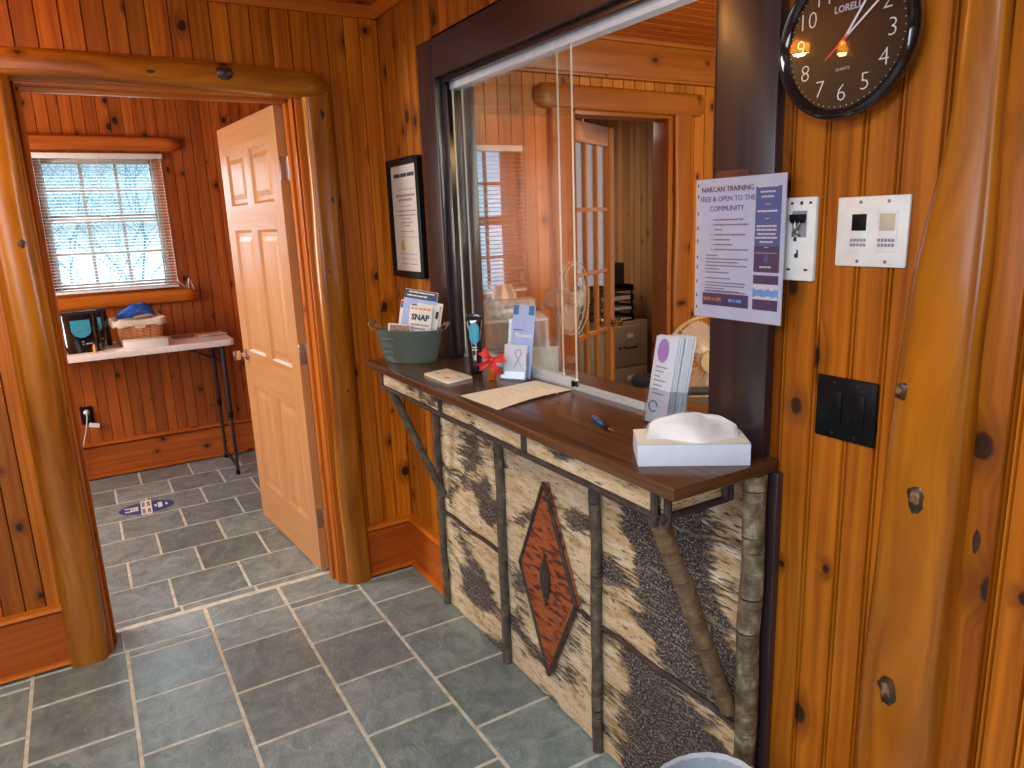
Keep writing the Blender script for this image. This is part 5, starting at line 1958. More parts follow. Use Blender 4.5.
# ================================================================== BACK ROOM THINGS
TZ = 0.892
tbx0, tbx1, tby0, tby1 = -1.61, -0.385, 1.800, 2.300
ft = thing('folding_table', 'white folding table with dark tubular legs under the back room window', 'table', ((tbx0 + tbx1) / 2, (tby0 + tby1) / 2, 0))
lx, ly = (tbx1 - tbx0) / 2, (tby1 - tby0) / 2
mb = MB()
rr_ = 0.035
poly = []
for (cx_, cy_, a0_) in ((lx - rr_, -ly + rr_, -90), (lx - rr_, ly - rr_, 0), (-lx + rr_, ly - rr_, 90), (-lx + rr_, -ly + rr_, 180)):
    for k in range(6):
        a_ = R(a0_ + 18 * k)
        poly.append((cx_ + rr_ * math.cos(a_), cy_ + rr_ * math.sin(a_)))
mb.prism(poly, TZ - 0.038, TZ)
mb.build('tabletop', M['table_plastic'], ft, bevel=0.005)
for sx_ in (1, -1):
    for sy_ in (-1, 1):
        y_ = sy_ * 0.215
        xt = sx_ * (lx - 0.075)
        mb = MB()
        mb.tube([(xt, y_, TZ - 0.038), (xt, y_, 0.40)], 0.0135, 12)
        mb.tube([(xt, y_, 0.42), (xt, y_, 0.012)], 0.0105, 12)
        lg = mb.build('leg', M['dark_metal'], ft, smooth=True)
        mb = MB()
        mb.tube([(xt, y_, 0.385), (xt, y_, 0.425)], 0.0165, 12)
        mb.build('collar', M['black_plastic'], lg, smooth=True)
        mb = MB()
        mb.tube([(xt, y_, 0.0), (xt, y_, 0.03)], 0.0135, 12)
        mb.build('foot_cap', M['black_plastic'], lg, smooth=True)
    mb = MB()
    mb.tube([(xt, -0.215, 0.055), (xt, 0.215, 0.055)], 0.009, 10)
    mb.tube([(xt, -0.215, TZ - 0.06), (xt, 0.215, TZ - 0.06)], 0.009, 10)
    mb.build('stretcher', M['dark_metal'], ft, smooth=True)
    mb = MB()
    mb.tube([(xt, 0, TZ - 0.06), (xt, 0.0, TZ - 0.16), (xt - sx_ * 0.22, 0, TZ - 0.042)], 0.007, 8)
    mb.tube([(xt, -0.215, TZ - 0.17), (xt, 0.0, TZ - 0.16), (xt, 0.215, TZ - 0.17)], 0.006, 8)
    mb.build('brace', M['dark_metal'], ft, smooth=True)
TT = TZ + 0.0004


# black emblem bags
def kit_bag(loc, rz, sc, label):
    o = thing('kit_bag', label, 'bag', loc, rz, 'black kit bags on the folding table')
    o.scale = (sc, sc, sc)
    mb = MB()
    rows = []
    W_, D_, H_ = 0.095, 0.055, 0.215
    for i in range(9):
        s = i / 8
        k = 1 - 0.10 * s ** 2
        dd = D_ * (1 - 0.75 * s ** 1.5)
        rows.append([((W_ * k) * math.copysign(abs(math.cos(2 * PI * j / 28)) ** 0.45, math.cos(2 * PI * j / 28)) + 0.003 * mnoise.noise(Vector((j, i, rz))), dd * math.copysign(abs(math.sin(2 * PI * j / 28)) ** 0.6, math.sin(2 * PI * j / 28)) + 0.004 * mnoise.noise(Vector((j * .7, i * .8, rz + 4))), H_ * s) for j in range(28)])
    mb.grid(rows, lambda i, j: (j * 0.02, i * 0.03), 0, True)
    mb.face([tuple(p) for p in rows[-1]], [(0, 0)] * 28)
    mb.face([tuple(p) for p in rows[0][::-1]], [(0, 0)] * 28)
    mb.build('pouch', M['black_gloss'], o, smooth=True)
    mb = MB()
    rows = []
    for i in range(9):
        q = i / 8
        z = 0.085 + 0.095 * q
        half = 0.048 * (1.0 if q > 0.45 else math.sqrt(max(0.02, 1 - ((0.45 - q) / 0.46) ** 2)))
        s = z / H_
        yy = -D_ * (1 - 0.75 * s ** 1.5) - 0.005
        rows.append([(half * (-1 + 2 * j / 8), yy, z) for j in range(9)])
    mb.grid(rows, lambda i, j: (j, i))
    mb.build('emblem', M['teal'], o, smooth=True)
    mb = MB()
    for (x, z, w2) in ((0.0, 0.130, 0.03), (0.0, 0.062, 0.006), (0.03, 0.050, 0.018), (0.0, 0.048, 0.004)):
        s = z / H_
        yy = -D_ * (1 - 0.75 * s ** 1.5) - 0.0065
        mb.box(x - w2, x + w2, yy - 0.001, yy + 0.001, z - 0.004, z + 0.004)
    mb.build('print', M['ink_grey'], o)
    mb = MB()
    mb.box(-0.088, 0.088, -0.016, 0.016, H_ - 0.004, H_ + 0.012, g='x')
    mb.build('top_seal', M['black_matte'], o, bevel=0.003)
    return o


kit_bag((-1.415, 2.04, TT), R(-28), 1.0, 'black kit bag turned left, leftmost on the folding table')
kit_bag((-1.205, 1.955, TT), R(3), 1.05, 'black kit bag with full teal emblem in front on the folding table')
kit_bag((-1.142, 2.14, TT), R(3), 1.0, 'black kit bag behind, next to the wicker basket')
for k, (x, y) in enumerate(((-1.315, 1.875), (-1.150, 1.860))):
    mb = MB()
    mb.lathe([(0.0085, 0), (0.009, 0.002), (0.009, 0.034), (0.0055, 0.038), (0.0055, 0.048), (0.004, 0.050)], 14)
    o = mb.build('orange_vial', M['orange_plastic'], smooth=True)
    o.location = (x, y, TT)
    tag(o, ('small orange vial in front of the leftmost black bag' if k == 0 else 'small orange vial in front of the full teal emblem bag'), 'vial', 'orange vials on the folding table')

# basket
bs = thing('wicker_basket', 'square wicker basket with cream liner on the folding table', 'basket', (-0.895, 2.07, TT), R(2))
mb = MB()


def sq_ring(hx, hy, z, n=40, p=0.25):
    return [(hx * math.copysign(abs(math.cos(2 * PI * j / n)) ** p, math.cos(2 * PI * j / n)), hy * math.copysign(abs(math.sin(2 * PI * j / n)) ** p, math.sin(2 * PI * j / n)), z) for j in range(n)]


mb.grid([sq_ring(0.120 + 0.018 * i / 4, 0.085 + 0.014 * i / 4, 0.0 + 0.150 * i / 4) for i in range(5)], lambda i, j: (j * 0.02, i * 0.037), 0, True)
rg = sq_ring(0.120, 0.085, 0.0)
mb.face(rg[::-1], [(p[0], p[1]) for p in rg[::-1]])
mb.build('weave', M['wicker'], bs, smooth=True)
mb = MB()
n = 40
rows = []
for i, (g_, z) in enumerate(((0.012, 0.118), (0.018, 0.132), (0.016, 0.155), (0.004, 0.163), (-0.02, 0.155), (-0.03, 0.12))):
    rows.append([(p[0], p[1], p[2] + 0.006 * math.sin(j * 1.3 + i)) for j, p in enumerate(sq_ring(0.138 + g_, 0.099 + g_, z, n, 0.3))])
mb.grid(rows, lambda i, j: (j, i), 0, True)
mb.face([tuple(p) for p in rows[-1]], [(0, 0)] * n)
mb.build('liner', M['cream_cloth'], bs, smooth=True)
mb = MB()
hs = [(0.032 * math.cos(2 * PI * k / 20), -0.101, 0.115 + 0.012 * math.sin(2 * PI * k / 20)) for k in range(20)]
mb.face(hs, [(0, 0)] * 20)
hs2 = [(x, y - 0.002, z) for x, y, z in hs]
mb.face(hs2[::1], [(0, 0)] * 20)
mb.build('hand_hole', M['cream_cloth'], bs)
mb = MB()
rows = []
for i in range(15):
    s = -1 + 2 * i / 14
    row = []
    for j in range(11):
        q = -1 + 2 * j / 10
        z = 0.010 + 0.072 * max(0, (1 - s * s)) ** 0.6 * (1 - 0.8 * q * q) + 0.022 * mnoise.noise(Vector((s * 2.2, q * 2.0, 2))) + 0.03 * s * (1 - s * s)
        row.append((0.105 * s + 0.01 * q, 0.060 * q, z))
    rows.append(row)
mb.grid(rows, lambda i, j: (i, j))
o = mb.build('blue_cloth', M['blue_cloth'], smooth=True)
o.location = (-0.900, 2.065, TT + 0.158)
o.rotation_euler = (0, 0, R(3))
md = o.modifiers.new('thick', 'SOLIDIFY')
md.thickness = 0.004
tag(o, 'crumpled bright blue cloth heaped in the wicker basket', 'cloth')

# white carton, small items
mb = MB()
mb.box(-0.122, 0.122, -0.065, 0.065, 0, 0.046)
o = mb.build('white_carton', M['paper'], bevel=0.002)
o.location = (-0.880, 1.885, TT)
o.rotation_euler = (0, 0, R(-2))
tag(o, 'long flat white carton lying in front of the wicker basket', 'box')
mb = MB()
mb.box(-0.058, 0.058, -0.040, 0.040, 0, 0.010)
o = mb.build('photo_card', M['tan_photo'], bevel=0.001)
o.location = (-0.650, 2.13, TT)
o.rotation_euler = (0, 0, R(8))
tag(o, 'small brown printed card pack on the folding table right of the basket', 'card')
mb = MB()
for k in range(3):
    mb.M = Mx((0.01 * k, -0.012 * k, 0.0022 * k), rz=R(6 * k))
    mb.box(-0.075, 0.075, -0.055, 0.055, 0.0, 0.002)
o = mb.build('leaflet_pile', [M['paper']], bevel=0)
o.location = (-0.485, 2.13, TT)
o.rotation_euler = (0, 0, R(10))
tag(o, 'loose white leaflets fanned near the right end of the folding table', 'leaflet')

# outlet with plug and cord
ol = thing('wall_outlet', 'black wall outlet below the folding table', 'outlet', (-1.252, BY, 0.430))
mb = MB()
mb.box(-0.036, 0.036, -0.006, 0.001, -0.058, 0.058)
mb.build('plate', M['black_plastic'], ol, bevel=0.002)
mb = MB()
mb.box(-0.017, 0.017, -0.009, -0.004, -0.034, 0.034)
mb.build('receptacle', M['black_gloss'], ol, bevel=0.001)
cd = thing('plug_cord', 'white plug with tagged cord hanging from the black outlet', 'cord', (-1.252, BY - 0.008, 0.452))
mb = MB()
mb.M = Mx((0, -0.002, 0), rx=R(90))
mb.lathe([(0.017, 0.0), (0.018, 0.006), (0.014, 0.022), (0.006, 0.030)], 16)
mb.build('plug', M['white_plastic'], cd, smooth=True)
mb = MB()
mb.tube([(0, -0.030, -0.002), (-0.004, -0.034, -0.04), (-0.022, -0.036, -0.12), (-0.048, -0.044, -0.20), (-0.075, -0.046, -0.26), (-0.10, -0.05, -0.40), (-0.16, -0.07, -0.445)], 0.0035, 8)
mb.build('cable', M['white_plastic'], cd, smooth=True)
mb = MB()
mb.M = Mx((0.030, -0.034, -0.085), ry=R(15))
mb.box(-0.030, 0.030, -0.0006, 0.0006, -0.014, 0.014)
mb.build('paper_tag', M['paper'], cd)

# floor sticker
fs = thing('floor_sticker', 'oval blue distancing sticker on the back room floor tiles', 'sticker', (-1.024, 1.556, 0.0003), R(-2))
mb = MB()
el = [(0.146 * math.cos(2 * PI * k / 40), 0.098 * math.sin(2 * PI * k / 40)) for k in range(40)]
mb.prism(el, 0, 0.0012)
mb.build('oval', plain('sticker_blue', (0.035, 0.075, 0.24), 0.5), fs)
mb = MB()
mb.box(-0.032, 0.026, -0.118, 0.122, 0.0012, 0.0020)
mb.build('white_label', M['paper'], fs)
mb = MB()
for y0, y1 in ((0.018, 0.098), (-0.098, -0.024)):
    for xx in (-0.017, 0.010):
        bars(mb, Mx((xx, 0, 0.0022), rz=R(90)), y0, y1, 0, 0.016, 0, 4)
mb.M = Mx((0, 0, 0.0016))
mb.box(-0.115, -0.045, 0.018, 0.034, -0.0004, 0.0004, mi=1)
mb.box(-0.115, -0.045, -0.036, -0.020, -0.0004, 0.0004, mi=1)
mb.box(-0.072, -0.045, -0.012, 0.010, -0.0004, 0.0004, mi=1)
mb.box(-0.085, -0.077, -0.020, 0.018, -0.0004, 0.0004, mi=1)
for (x, y0, y1) in ((0.046, -0.020, 0.022), (0.064, -0.046, 0.048), (0.076, -0.040, 0.044), (0.104, -0.018, 0.020)):
    mb.box(x - 0.006, x + 0.006, y0, y1, -0.0004, 0.0004, mi=1)
mb.build('lettering', [M['ink'], M['paper']], fs)

# ================================================================== OFFICE
# office doorway trim (log header + posts)
mb = MB()
half_log(mb, (0.735, -0.002, 2.112), (1.812, -0.002, 2.112), (0, -1, 0), 0.112, 0.034, seed=12.2, wob=0.05, chamfer=0.04, ns=30, flat=0.4)
struct(mb.build('trim_13', M['pine_office_trim'], smooth=True), 'split log header above the office doorway', 'log header')
mb = MB()
for x in (0.880, 1.655):
    mb.M = Matrix.Identity(4)
    half_log(mb, (x, -0.002, 0), (x, -0.002, 2.06), (0, -1, 0), 0.120, 0.026, seed=x * 7, wob=0.05, flat=0.4)
struct(mb.build('trim_14', M['pine_office_trim'], smooth=True), 'split log posts beside the office doorway', 'log post')
mb = MB()
mb.box(0.935, 0.965, -0.01, 0.11, 0, 2.05)
mb.box(1.560, 1.590, -0.01, 0.11, 0, 2.05)
mb.box(0.965, 1.560, -0.01, 0.11, 2.035, 2.065, g='x')
struct(mb.build('trim_15', M['pine_office_trim'], bevel=0.002), 'pine jamb of the office doorway', 'door frame')
# made-up window and blind standing in for a reflection in the left glass pane
w3 = sroot('reflection_standin', 'small pale blue stand-in for a window reflection in the left glass pane', 'window')
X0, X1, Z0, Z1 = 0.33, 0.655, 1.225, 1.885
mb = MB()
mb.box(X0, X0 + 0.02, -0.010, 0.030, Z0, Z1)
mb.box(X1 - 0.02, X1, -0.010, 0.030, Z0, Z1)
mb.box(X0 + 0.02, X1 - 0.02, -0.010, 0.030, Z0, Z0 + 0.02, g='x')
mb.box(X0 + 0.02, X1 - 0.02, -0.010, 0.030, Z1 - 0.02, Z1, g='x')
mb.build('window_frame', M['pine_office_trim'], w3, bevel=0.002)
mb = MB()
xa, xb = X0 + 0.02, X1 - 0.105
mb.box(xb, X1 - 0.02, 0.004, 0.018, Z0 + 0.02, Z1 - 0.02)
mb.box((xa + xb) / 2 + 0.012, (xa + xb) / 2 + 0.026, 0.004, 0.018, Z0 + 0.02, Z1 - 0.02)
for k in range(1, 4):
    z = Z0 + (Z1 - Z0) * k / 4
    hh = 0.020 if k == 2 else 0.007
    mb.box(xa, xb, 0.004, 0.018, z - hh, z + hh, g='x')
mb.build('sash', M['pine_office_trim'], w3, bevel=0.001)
pane_glow = NT('reflection_glow_pane')
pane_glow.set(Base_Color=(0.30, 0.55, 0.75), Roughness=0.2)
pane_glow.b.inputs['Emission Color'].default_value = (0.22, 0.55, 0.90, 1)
pane_glow.b.inputs['Emission Strength'].default_value = 0.75  # pane glows to imitate the reflected daylight
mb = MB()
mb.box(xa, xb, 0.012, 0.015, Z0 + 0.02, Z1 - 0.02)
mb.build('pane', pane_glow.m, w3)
ob_ = thing('venetian_blind', 'small white venetian blind added to the stand-in for the left pane reflection', 'blind', (0, -0.022, 0))
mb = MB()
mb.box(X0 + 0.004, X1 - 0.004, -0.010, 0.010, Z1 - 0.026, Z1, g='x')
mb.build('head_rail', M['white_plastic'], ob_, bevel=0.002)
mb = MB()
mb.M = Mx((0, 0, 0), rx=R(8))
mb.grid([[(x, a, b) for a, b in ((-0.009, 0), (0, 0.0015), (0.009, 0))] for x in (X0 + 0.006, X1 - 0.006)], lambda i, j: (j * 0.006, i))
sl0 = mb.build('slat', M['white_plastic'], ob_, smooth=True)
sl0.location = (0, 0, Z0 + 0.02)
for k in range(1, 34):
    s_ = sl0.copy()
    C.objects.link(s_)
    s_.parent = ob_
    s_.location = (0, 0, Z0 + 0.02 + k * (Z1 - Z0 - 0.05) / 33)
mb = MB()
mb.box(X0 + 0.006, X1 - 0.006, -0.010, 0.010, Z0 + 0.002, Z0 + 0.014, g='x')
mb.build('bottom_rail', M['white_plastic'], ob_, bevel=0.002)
# glazed door
fd = sroot('door_2', 'glazed pine door standing ajar beyond the office glass', 'door')
fd.location = (0.978, 0.075, 0.01)
fd.rotation_euler = (0, 0, R(29.2))
FW, FH, FT_ = 0.600, 2.02, 0.035
mb = MB()
mb.box(0, 0.085, 0, FT_, 0, FH)
mb.box(FW - 0.085, FW, 0, FT_, 0, FH)
mb.box(0.085, FW - 0.085, 0, FT_, FH - 0.10, FH, g='x')
mb.box(0.085, FW - 0.085, 0, FT_, 0, 0.24, g='x')
mb.build('door_frame', M['fir_door'], fd, bevel=0.002)
mb = MB()
for k in (1, 2):
    x = 0.085 + (FW - 0.17) * k / 3
    mb.box(x - 0.010, x + 0.010, 0.004, FT_ - 0.004, 0.24, FH - 0.10)
for k in (1, 2, 3, 4):
    z = 0.24 + (FH - 0.34) * k / 5
    mb.box(0.085, FW - 0.085, 0.004, FT_ - 0.004, z - 0.011, z + 0.011, g='x')
mb.build('glazing_bars', M['fir_door'], fd, bevel=0.002)
mb = MB()
mb.box(0.08, FW - 0.08, FT_ / 2 - 0.002, FT_ / 2 + 0.002, 0.235, FH - 0.095)
mb.build('pane', M['win_glass'], fd)
mb = MB()
for sg in (-1, 1):
    mb.M = Mx((FW - 0.045, FT_ / 2 + sg * FT_ / 2, 0.945), rx=R(-90 * sg))
    mb.lathe([(0.028, 0.0), (0.028, 0.005), (0.011, 0.009), (0.010, 0.028), (0.022, 0.036), (0.026, 0.048), (0.022, 0.060), (0.010, 0.064)], 18)
mb.build('door_knob', M['brass'], fd, smooth=True)

# hall: filing cabinet
fc = thing('filing_cabinet', 'beige two drawer filing cabinet beyond the glazed door', 'filing cabinet', (2.472, 1.40, 0))
mb = MB()
mb.box(-0.195, 0.195, 0.0, 0.60, 0.0, 0.745)
mb.build('carcass', M['beige_metal'], fc, bevel=0.004)
for z0, z1 in ((0.060, 0.385), (0.400, 0.715)):
    mb = MB()
    mb.box(-0.180, 0.180, -0.016, 0.004, z0, z1)
    dw = mb.build('drawer', M['beige_metal'], fc, bevel=0.004)
    zc = (z0 + z1) / 2
    mb = MB()
    mb.box(-0.040, 0.040, -0.020, -0.014, zc + 0.055, zc + 0.105)
    lh_ = mb.build('label_holder', M['steel'], dw, bevel=0.002)
    mb = MB()
    mb.tube([(-0.06, -0.016, zc - 0.005), (-0.055, -0.040, zc - 0.012), (0.055, -0.040, zc - 0.012), (0.06, -0.016, zc - 0.005)], 0.007, 8)
    mb.build('handle', M['dark_metal'], dw, smooth=True)
    mb = MB()
    mb.box(-0.032, 0.032, -0.0215, -0.019, zc + 0.062, zc + 0.098)
    mb.build('label_card', M['cream_paper'], dw)
    mb = MB()
    mb.M = Mx((-0.10, -0.016, zc - 0.01), rx=R(90))
    mb.lathe([(0.010, 0), (0.010, 0.008)], 12)
    mb.build('latch', M['dark_metal'], dw)
# letter trays
lt = thing('letter_tray', 'black stacked letter trays on the filing cabinet', 'letter tray', (2.385, 1.49, 0.7455))
mb = MB()
for k in range(4):
    z = 0.006 + k * 0.078
    mb.box(-0.165, 0.165, -0.06, 0.26, z, z + 0.006)
    mb.box(-0.165, -0.159, -0.06, 0.26, z, z + 0.045)
    mb.box(0.159, 0.165, -0.06, 0.26, z, z + 0.045)
    mb.box(-0.165, 0.165, 0.254, 0.26, z, z + 0.045)
mb.build('tray', M['black_plastic'], lt, bevel=0.001)
mb = MB()
for x in (-0.160, 0.160):
    for y in (-0.04, 0.24):
        mb = MB()
        mb.box(x - 0.006, x + 0.006, y - 0.006, y + 0.006, 0.0, 0.25)
        mb.build('riser', M['black_plastic'], lt)
for k, (w_, h_, lb) in enumerate(((0.15, 0.012, 'bottom'), (0.15, 0.022, 'second lowest'), (0.14, 0.030, 'third'))):
    mb = MB()
    mb.box(-w_, w_, -0.05, 0.24, 0, h_)
    o = mb.build('paper_stack', M['paper'], bevel=0.001)
    o.location = (2.385, 1.49, 0.7455 + 0.0125 + k * 0.078)
    tag(o, 'white papers in the %s black letter tray' % lb, 'papers', 'papers in the letter trays')
mb = MB()
mb.box(-0.11, 0.11, -0.04, 0.22, 0, 0.165)
mb.box(-0.09, 0.09, -0.046, -0.038, 0.05, 0.14)
o = mb.build('black_box', M['black_matte'], bevel=0.008)
o.location = (2.36, 1.49, 0.7455 + 0.292)
tag(o, 'black boxy machine standing on top of the letter trays', 'machine')
# hall chair (black seat edge)
hc = thing('office_chair', 'black office chair half hidden behind the counter in the hall', 'chair', (2.33, 0.75, 0))
mb = MB()
mb.box(-0.22, 0.22, -0.21, 0.21, 0.36, 0.44)
mb.build('seat', M['black_matte'], hc, bevel=0.03)
mb = MB()
mb.tube([(0, 0, 0.06), (0, 0, 0.37)], 0.025, 12)
mb.build('column', M['black_plastic'], hc, smooth=True)
mb = MB()
for k in range(5):
    a_ = 2 * PI * k / 5
    mb.tube([(0, 0, 0.075), (0.24 * math.cos(a_), 0.24 * math.sin(a_), 0.045)], [0.022, 0.014], 8)
    blob(mb, (0.24 * math.cos(a_), 0.24 * math.sin(a_), 0.028), 0.028, k, (0.7, 0.7, 1), 0)
mb.build('base', M['black_plastic'], hc, smooth=True)

# office desk along the wall, left of the glazed door
dk = thing('office_desk', 'wooden desk along the office wall behind the sliding glass', 'desk', (0.53, -0.33, 0))
mb = MB()
mb.box(-0.395, 0.395, -0.31, 0.31, 0.715, 0.742, g='x')
mb.build('desktop', M['counter'], dk, bevel=0.003)
for x in (-0.37, 0.37):
    for y in (-0.285, 0.285):
        mb = MB()
        mb.box(x - 0.02, x + 0.02, y - 0.02, y + 0.02, 0, 0.715)
        mb.build('leg', M['walnut'], dk, bevel=0.002)
# plastic drawer unit on the desk
du = thing('drawer_unit', 'clear plastic drawer unit with white top behind the sliding glass', 'drawer unit', (0.425, -0.255, 0.7425), R(-24))
mb = MB()
UW, UD, UH = 0.285, 0.24, 0.405
mb.box(-UW / 2, UW / 2, -UD / 2, UD / 2, UH - 0.012, UH)
mb.box(-UW / 2, UW / 2, -UD / 2, UD / 2, 0, 0.010)
for x in (-UW / 2 + 0.007, UW / 2 - 0.007):
    for y in (-UD / 2 + 0.007, UD / 2 - 0.007):
        mb.box(x - 0.007, x + 0.007, y - 0.007, y + 0.007, 0.01, UH - 0.012)
for k in (1, 2):
    z = UH * k / 3
    mb.box(-UW / 2, UW / 2, -UD / 2 + 0.004, UD / 2, z - 0.003, z + 0.003)
mb.build('frame', M['table_plastic'], du, bevel=0.003)
for k in range(3):
    z0, z1 = 0.012 + k * UH / 3, UH * (k + 1) / 3 - 0.012
    mb = MB()
    x0, x1 = -UW / 2 + 0.016, UW / 2 - 0.016
    mb.box(x0, x1, -UD / 2 - 0.004, -UD / 2 - 0.001, z0, z1)
    mb.box(x0, x0 + 0.002, -UD / 2, UD / 2 - 0.02, z0, z1 - 0.01)
    mb.box(x1 - 0.002, x1, -UD / 2, UD / 2 - 0.02, z0, z1 - 0.01)
    mb.box(x0, x1, -UD / 2, UD / 2 - 0.02, z0, z0 + 0.002)
    dw = mb.build('drawer', M['frosted'], du)
    mb = MB()
    mb.box(-0.03, 0.03, -UD / 2 - 0.014, -UD / 2 - 0.004, z1 - 0.022, z1 - 0.014)
    mb.build('pull', M['frosted'], dw, bevel=0.002)
# cream paper stacks inside the drawers
for k in range(2):
    mb = MB()
    mb.box(-0.10, 0.10, -0.08, 0.07, 0, 0.03)
    o = mb.build('paper_stack', M['cream_paper'], bevel=0.001)
    o.location = (0.425, -0.255, 0.7425 + 0.015 + k * 0.137)
    o.rotation_euler = (0, 0, R(-24))
    tag(o, 'cream papers in the %s drawer of the clear plastic unit' % ('lowest' if k == 0 else 'middle'), 'papers', 'papers in the drawer unit')
# tissue box on the unit
ob = thing('tissue_box', 'pale tissue box with upright tissue on the clear drawer unit', 'tissue box', (0.400, -0.262, 0.7425 + 0.4055), R(-24))
mb = MB()
mb.box(-0.115, 0.115, -0.055, 0.055, 0, 0.075)
mb.build('carton', plain('patterned_carton', (0.62, 0.62, 0.56), 0.5, var=0.25, scale=55), ob, bevel=0.002)
mb = MB()
rows = []
for i in range(13):
    s = i / 12
    row = []
    for j in range(9):
        q = j / 8
        hw_ = 0.050 - 0.010 * q + 0.006 * math.sin(q * 5)
        row.append((-0.012 + hw_ * (-1 + 2 * s), 0.014 * math.sin(s * 11) * (0.4 + q) + 0.008, 0.072 + (0.072 - 0.012 * abs(math.sin(s * 6.3))) * q))
    rows.append(row)
mb.grid(rows, lambda i, j: (i, j))
tt = mb.build('tissue', M['cream_paper'], ob, smooth=True)
tt.modifiers.new('thick', 'SOLIDIFY').thickness = 0.0015
# blue and white bottle behind the tube
mb = MB()
blob(mb, (0, 0, 0.030), 0.030, 2, (1, 1, 1), 0.05, 18, 10)
o = mb.build('blue_ball', M['sky_blue'], smooth=True)
o.location = (0.150, -0.780, CT)
tag(o, 'shiny blue ball on the inner counter ledge behind the black tube', 'ball')
# cream card on the inner ledge
mb = MB()
mb.box(-0.0015, 0.0015, -0.045, 0.045, 0, 0.088)
o = mb.build('cream_card', M['cream_paper'], bevel=0.0006)
o.location = (0.100, -1.005, CT)
o.rotation_euler = (0, 0, R(-126))
tag(o, 'blank cream card standing on the inner ledge behind the glass', 'card')


# fans
def fan(loc, rz, rad, mat, label, pole):
    o = thing('electric_fan', label, 'fan', (loc[0], loc[1], 0), rz)
    zc = loc[2]
    mb = MB()
    mb.M = Mx((0, 0, zc), rx=R(90))
    for rr_, z in ((rad, 0.0), (rad * 0.985, 0.022), (rad * 0.985, -0.022)):
        mb.tube([(rr_ * math.cos(2 * PI * k / 40), rr_ * math.sin(2 * PI * k / 40), z) for k in range(41)], 0.004 if z == 0 else 0.0025, 6, caps=False)
    for k in range(24):
        a_ = 2 * PI * k / 24
        pts = [(rad * q * math.cos(a_ + 0.25 * q), rad * q * math.sin(a_ + 0.25 * q), 0.045 * (1 - q ** 3)) for q in (0.22, 0.5, 0.8, 1.0)]
        mb.tube(pts, 0.0009, 4, caps=False)
        mb.tube([(p[0], p[1], -p[2]) for p in pts], 0.0009, 4, caps=False)
    mb.build('grille', M[mat], o, smooth=True)
    mb = MB()
    mb.M = Mx((0, 0, zc), rx=R(90))
    for k in range(3):
        a0_ = 2 * PI * k / 3
        rows = []
        for i in range(7):
            q = 0.2 + 0.72 * i / 6
            wd = 0.62 * math.sin(PI * (0.18 + 0.70 * i / 6))
            rows.append([(rad * q * math.cos(a0_ + wd * s_), rad * q * math.sin(a0_ + wd * s_), 0.016 * s_) for s_ in (-1, -0.5, 0, 0.5, 1)])
        mb.grid(rows, lambda i, j: (i, j))
    mb.build('blade', M['frosted'], o, smooth=True)
    mb = MB()
    mb.M = Mx((0, 0, zc), rx=R(90))
    mb.lathe([(0.005, 0.052), (rad * 0.24, 0.048), (rad * 0.26, 0.03), (rad * 0.2, 0.0)], 24)
    mb.build('hub', M[mat], o, smooth=True)
    mb = MB()
    mb.M = Mx((0, 0, zc), rx=R(90))
    mb.lathe([(0.02, -0.03), (0.055, -0.04), (0.060, -0.10), (0.045, -0.13), (0.01, -0.14)], 20)
    mb.build('motor', M[mat], o, smooth=True)
    mb = MB()
    mb.tube([(0, 0.075, zc - 0.05), (0, 0.075, pole + 0.02)], 0.013, 10)
    mb.build('pole', M[mat], o, smooth=True)
    mb = MB()
    mb.M = Mx((0, 0.075, pole))
    mb.lathe([(0.085, 0.0), (0.085, 0.012), (0.03, 0.03), (0.02, 0.04)], 28)
    mb.build('base', M[mat], o, smooth=True)
    return o


fan((1.200, -0.680, 0.910), R(-36), 0.205, 'fan_cream', 'cream pedestal fan at the right beside the dark window frame', 0.0)
fan((0.800, -0.185, 1.185), R(32), 0.170, 'frosted', 'pale see-through fan on the desk behind the overlapping glass panes', 0.7425)

# office chair near the right window frame
oc = thing('guest_chair', 'chair with dark olive frame and arm below the cream fan', 'chair', (0.78, -1.10, 0), R(-36))
mb = MB()
mb.box(-0.24, 0.24, -0.22, 0.22, 0.42, 0.47)
mb.build('seat', plain('olive_brown_fabric', (0.12, 0.09, 0.05), 0.8), oc, bevel=0.015)
mb = MB()
mb.box(-0.22, 0.22, 0.20, 0.24, 0.52, 0.83)
mb.build('backrest', plain('olive_brown_fabric_back', (0.12, 0.09, 0.05), 0.8), oc, bevel=0.012)
for sx_ in (-1, 1):
    mb = MB()
    x = sx_ * 0.25
    mb.tube([(x, -0.22, 0), (x, -0.20, 0.40), (x, -0.17, 0.62), (x, -0.10, 0.655), (x, 0.22, 0.655)], 0.016, 8)
    mb.tube([(x, 0.26, 0), (x, 0.215, 0.45), (x, 0.235, 0.86)], 0.016, 8)
    mb.build('side_frame', M['olive'], oc, smooth=True)
mb = MB()
mb.tube([(-0.25, 0.232, 0.855), (0.25, 0.232, 0.855)], 0.018, 8)
mb.build('top_rail', M['olive'], oc, smooth=True)
mb = MB()
mb.tube([(-0.25, -0.2, 0.41), (0.25, -0.2, 0.41)], 0.012, 8)
mb.build('front_rail', M['olive'], oc, smooth=True)

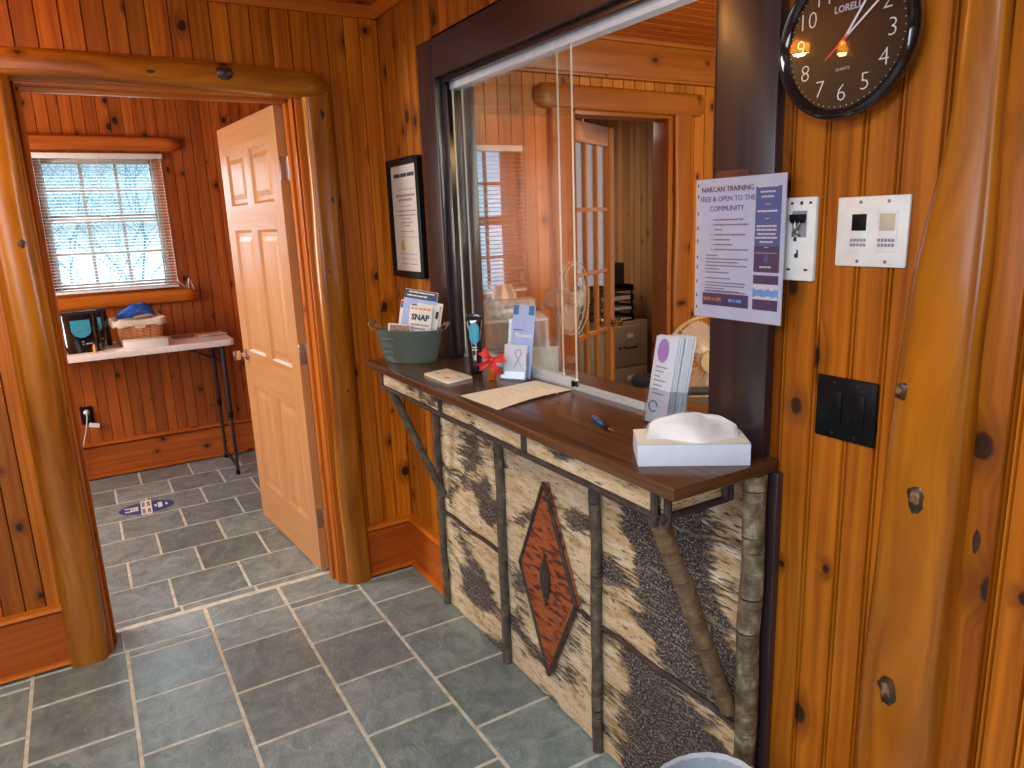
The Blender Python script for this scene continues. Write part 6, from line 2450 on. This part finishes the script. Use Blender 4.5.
# ================================================================== LAMPS
# two small lamps with amber shades on the entrance room ceiling, left of the doorway
glow = NT('amber_lamp_shade')
tl_ = glow.n.new('ShaderNodeBsdfTransparent')
tl_.inputs[0].default_value = (0.95, 0.60, 0.16, 1)
mxs = glow.n.new('ShaderNodeMixShader')
mxs.inputs[0].default_value = 0.55
glow.set(Base_Color=(0.80, 0.50, 0.15), Roughness=0.5)
glow.l.new(glow.b.outputs[0], mxs.inputs[1])
glow.l.new(tl_.outputs[0], mxs.inputs[2])
glow.l.new(mxs.outputs[0], glow.n['Material Output'].inputs[0])


def pendant(loc, label, power):
    o = thing('pendant_lamp', label, 'lamp', loc, 0, 'amber pendant lamps')
    mb = MB()
    mb.lathe([(0.030, 0.10), (0.085, 0.0), (0.082, 0.0), (0.026, 0.10)], 28, caps=False)
    mb.build('lamp_shade', glow.m, o, smooth=True)
    mb = MB()
    mb.tube([(0, 0, 0.095), (0, 0, H - loc[2])], 0.006, 8)
    mb.lathe([(0.035, H - loc[2] - 0.02), (0.05, H - loc[2])], 20)
    mb.build('stem', M['dark_metal'], o, smooth=True)
    lamp('POINT', 'bulb_light', (loc[0], loc[1], loc[2] + 0.035), (0, 0, 0), (1.0, 0.76, 0.30), power, shadow_soft_size=0.04)
    return o


pendant((-2.19, -0.60, 2.24), 'amber shaded pendant lamp farther from the doorway', 7)
pendant((-1.84, -0.60, 2.23), 'amber shaded pendant lamp second closest to the doorway', 9)
pendant((-1.60, -0.52, 2.235), 'amber shaded pendant lamp hanging closest to the doorway header log', 24)
# unseen panel added to carry the floor fill light (the light itself is set at the top)
cp = thing('added_fill_panel', 'flat white unseen panel added for the entrance room fill light', 'lamp', (-1.75, -2.7, H))
mb = MB()
mb.box(-0.58, 0.58, -0.28, 0.28, -0.022, 0.0)
mb.build('housing', M['white_plastic'], cp, bevel=0.003)
# office ceiling lamp
ol = thing('ceiling_lamp', 'round white ceiling lamp in the office', 'lamp', (1.3, -1.5, H))
gw = NT('lit_diffuser')
gw.set(Base_Color=(0.9, 0.85, 0.75))
gw.b.inputs['Emission Color'].default_value = (1.0, 0.82, 0.55, 1)
gw.b.inputs['Emission Strength'].default_value = 4.0
mb = MB()
mb.lathe([(0.16, -0.001), (0.16, -0.03), (0.12, -0.07), (0.02, -0.085)], 32, caps=False)
mb.build('diffuser', gw.m, ol, smooth=True)
lamp('POINT', 'office_bulb_light', (1.3, -1.5, H - 0.16), (0, 0, 0), (1.0, 0.80, 0.52), 30, shadow_soft_size=0.12)
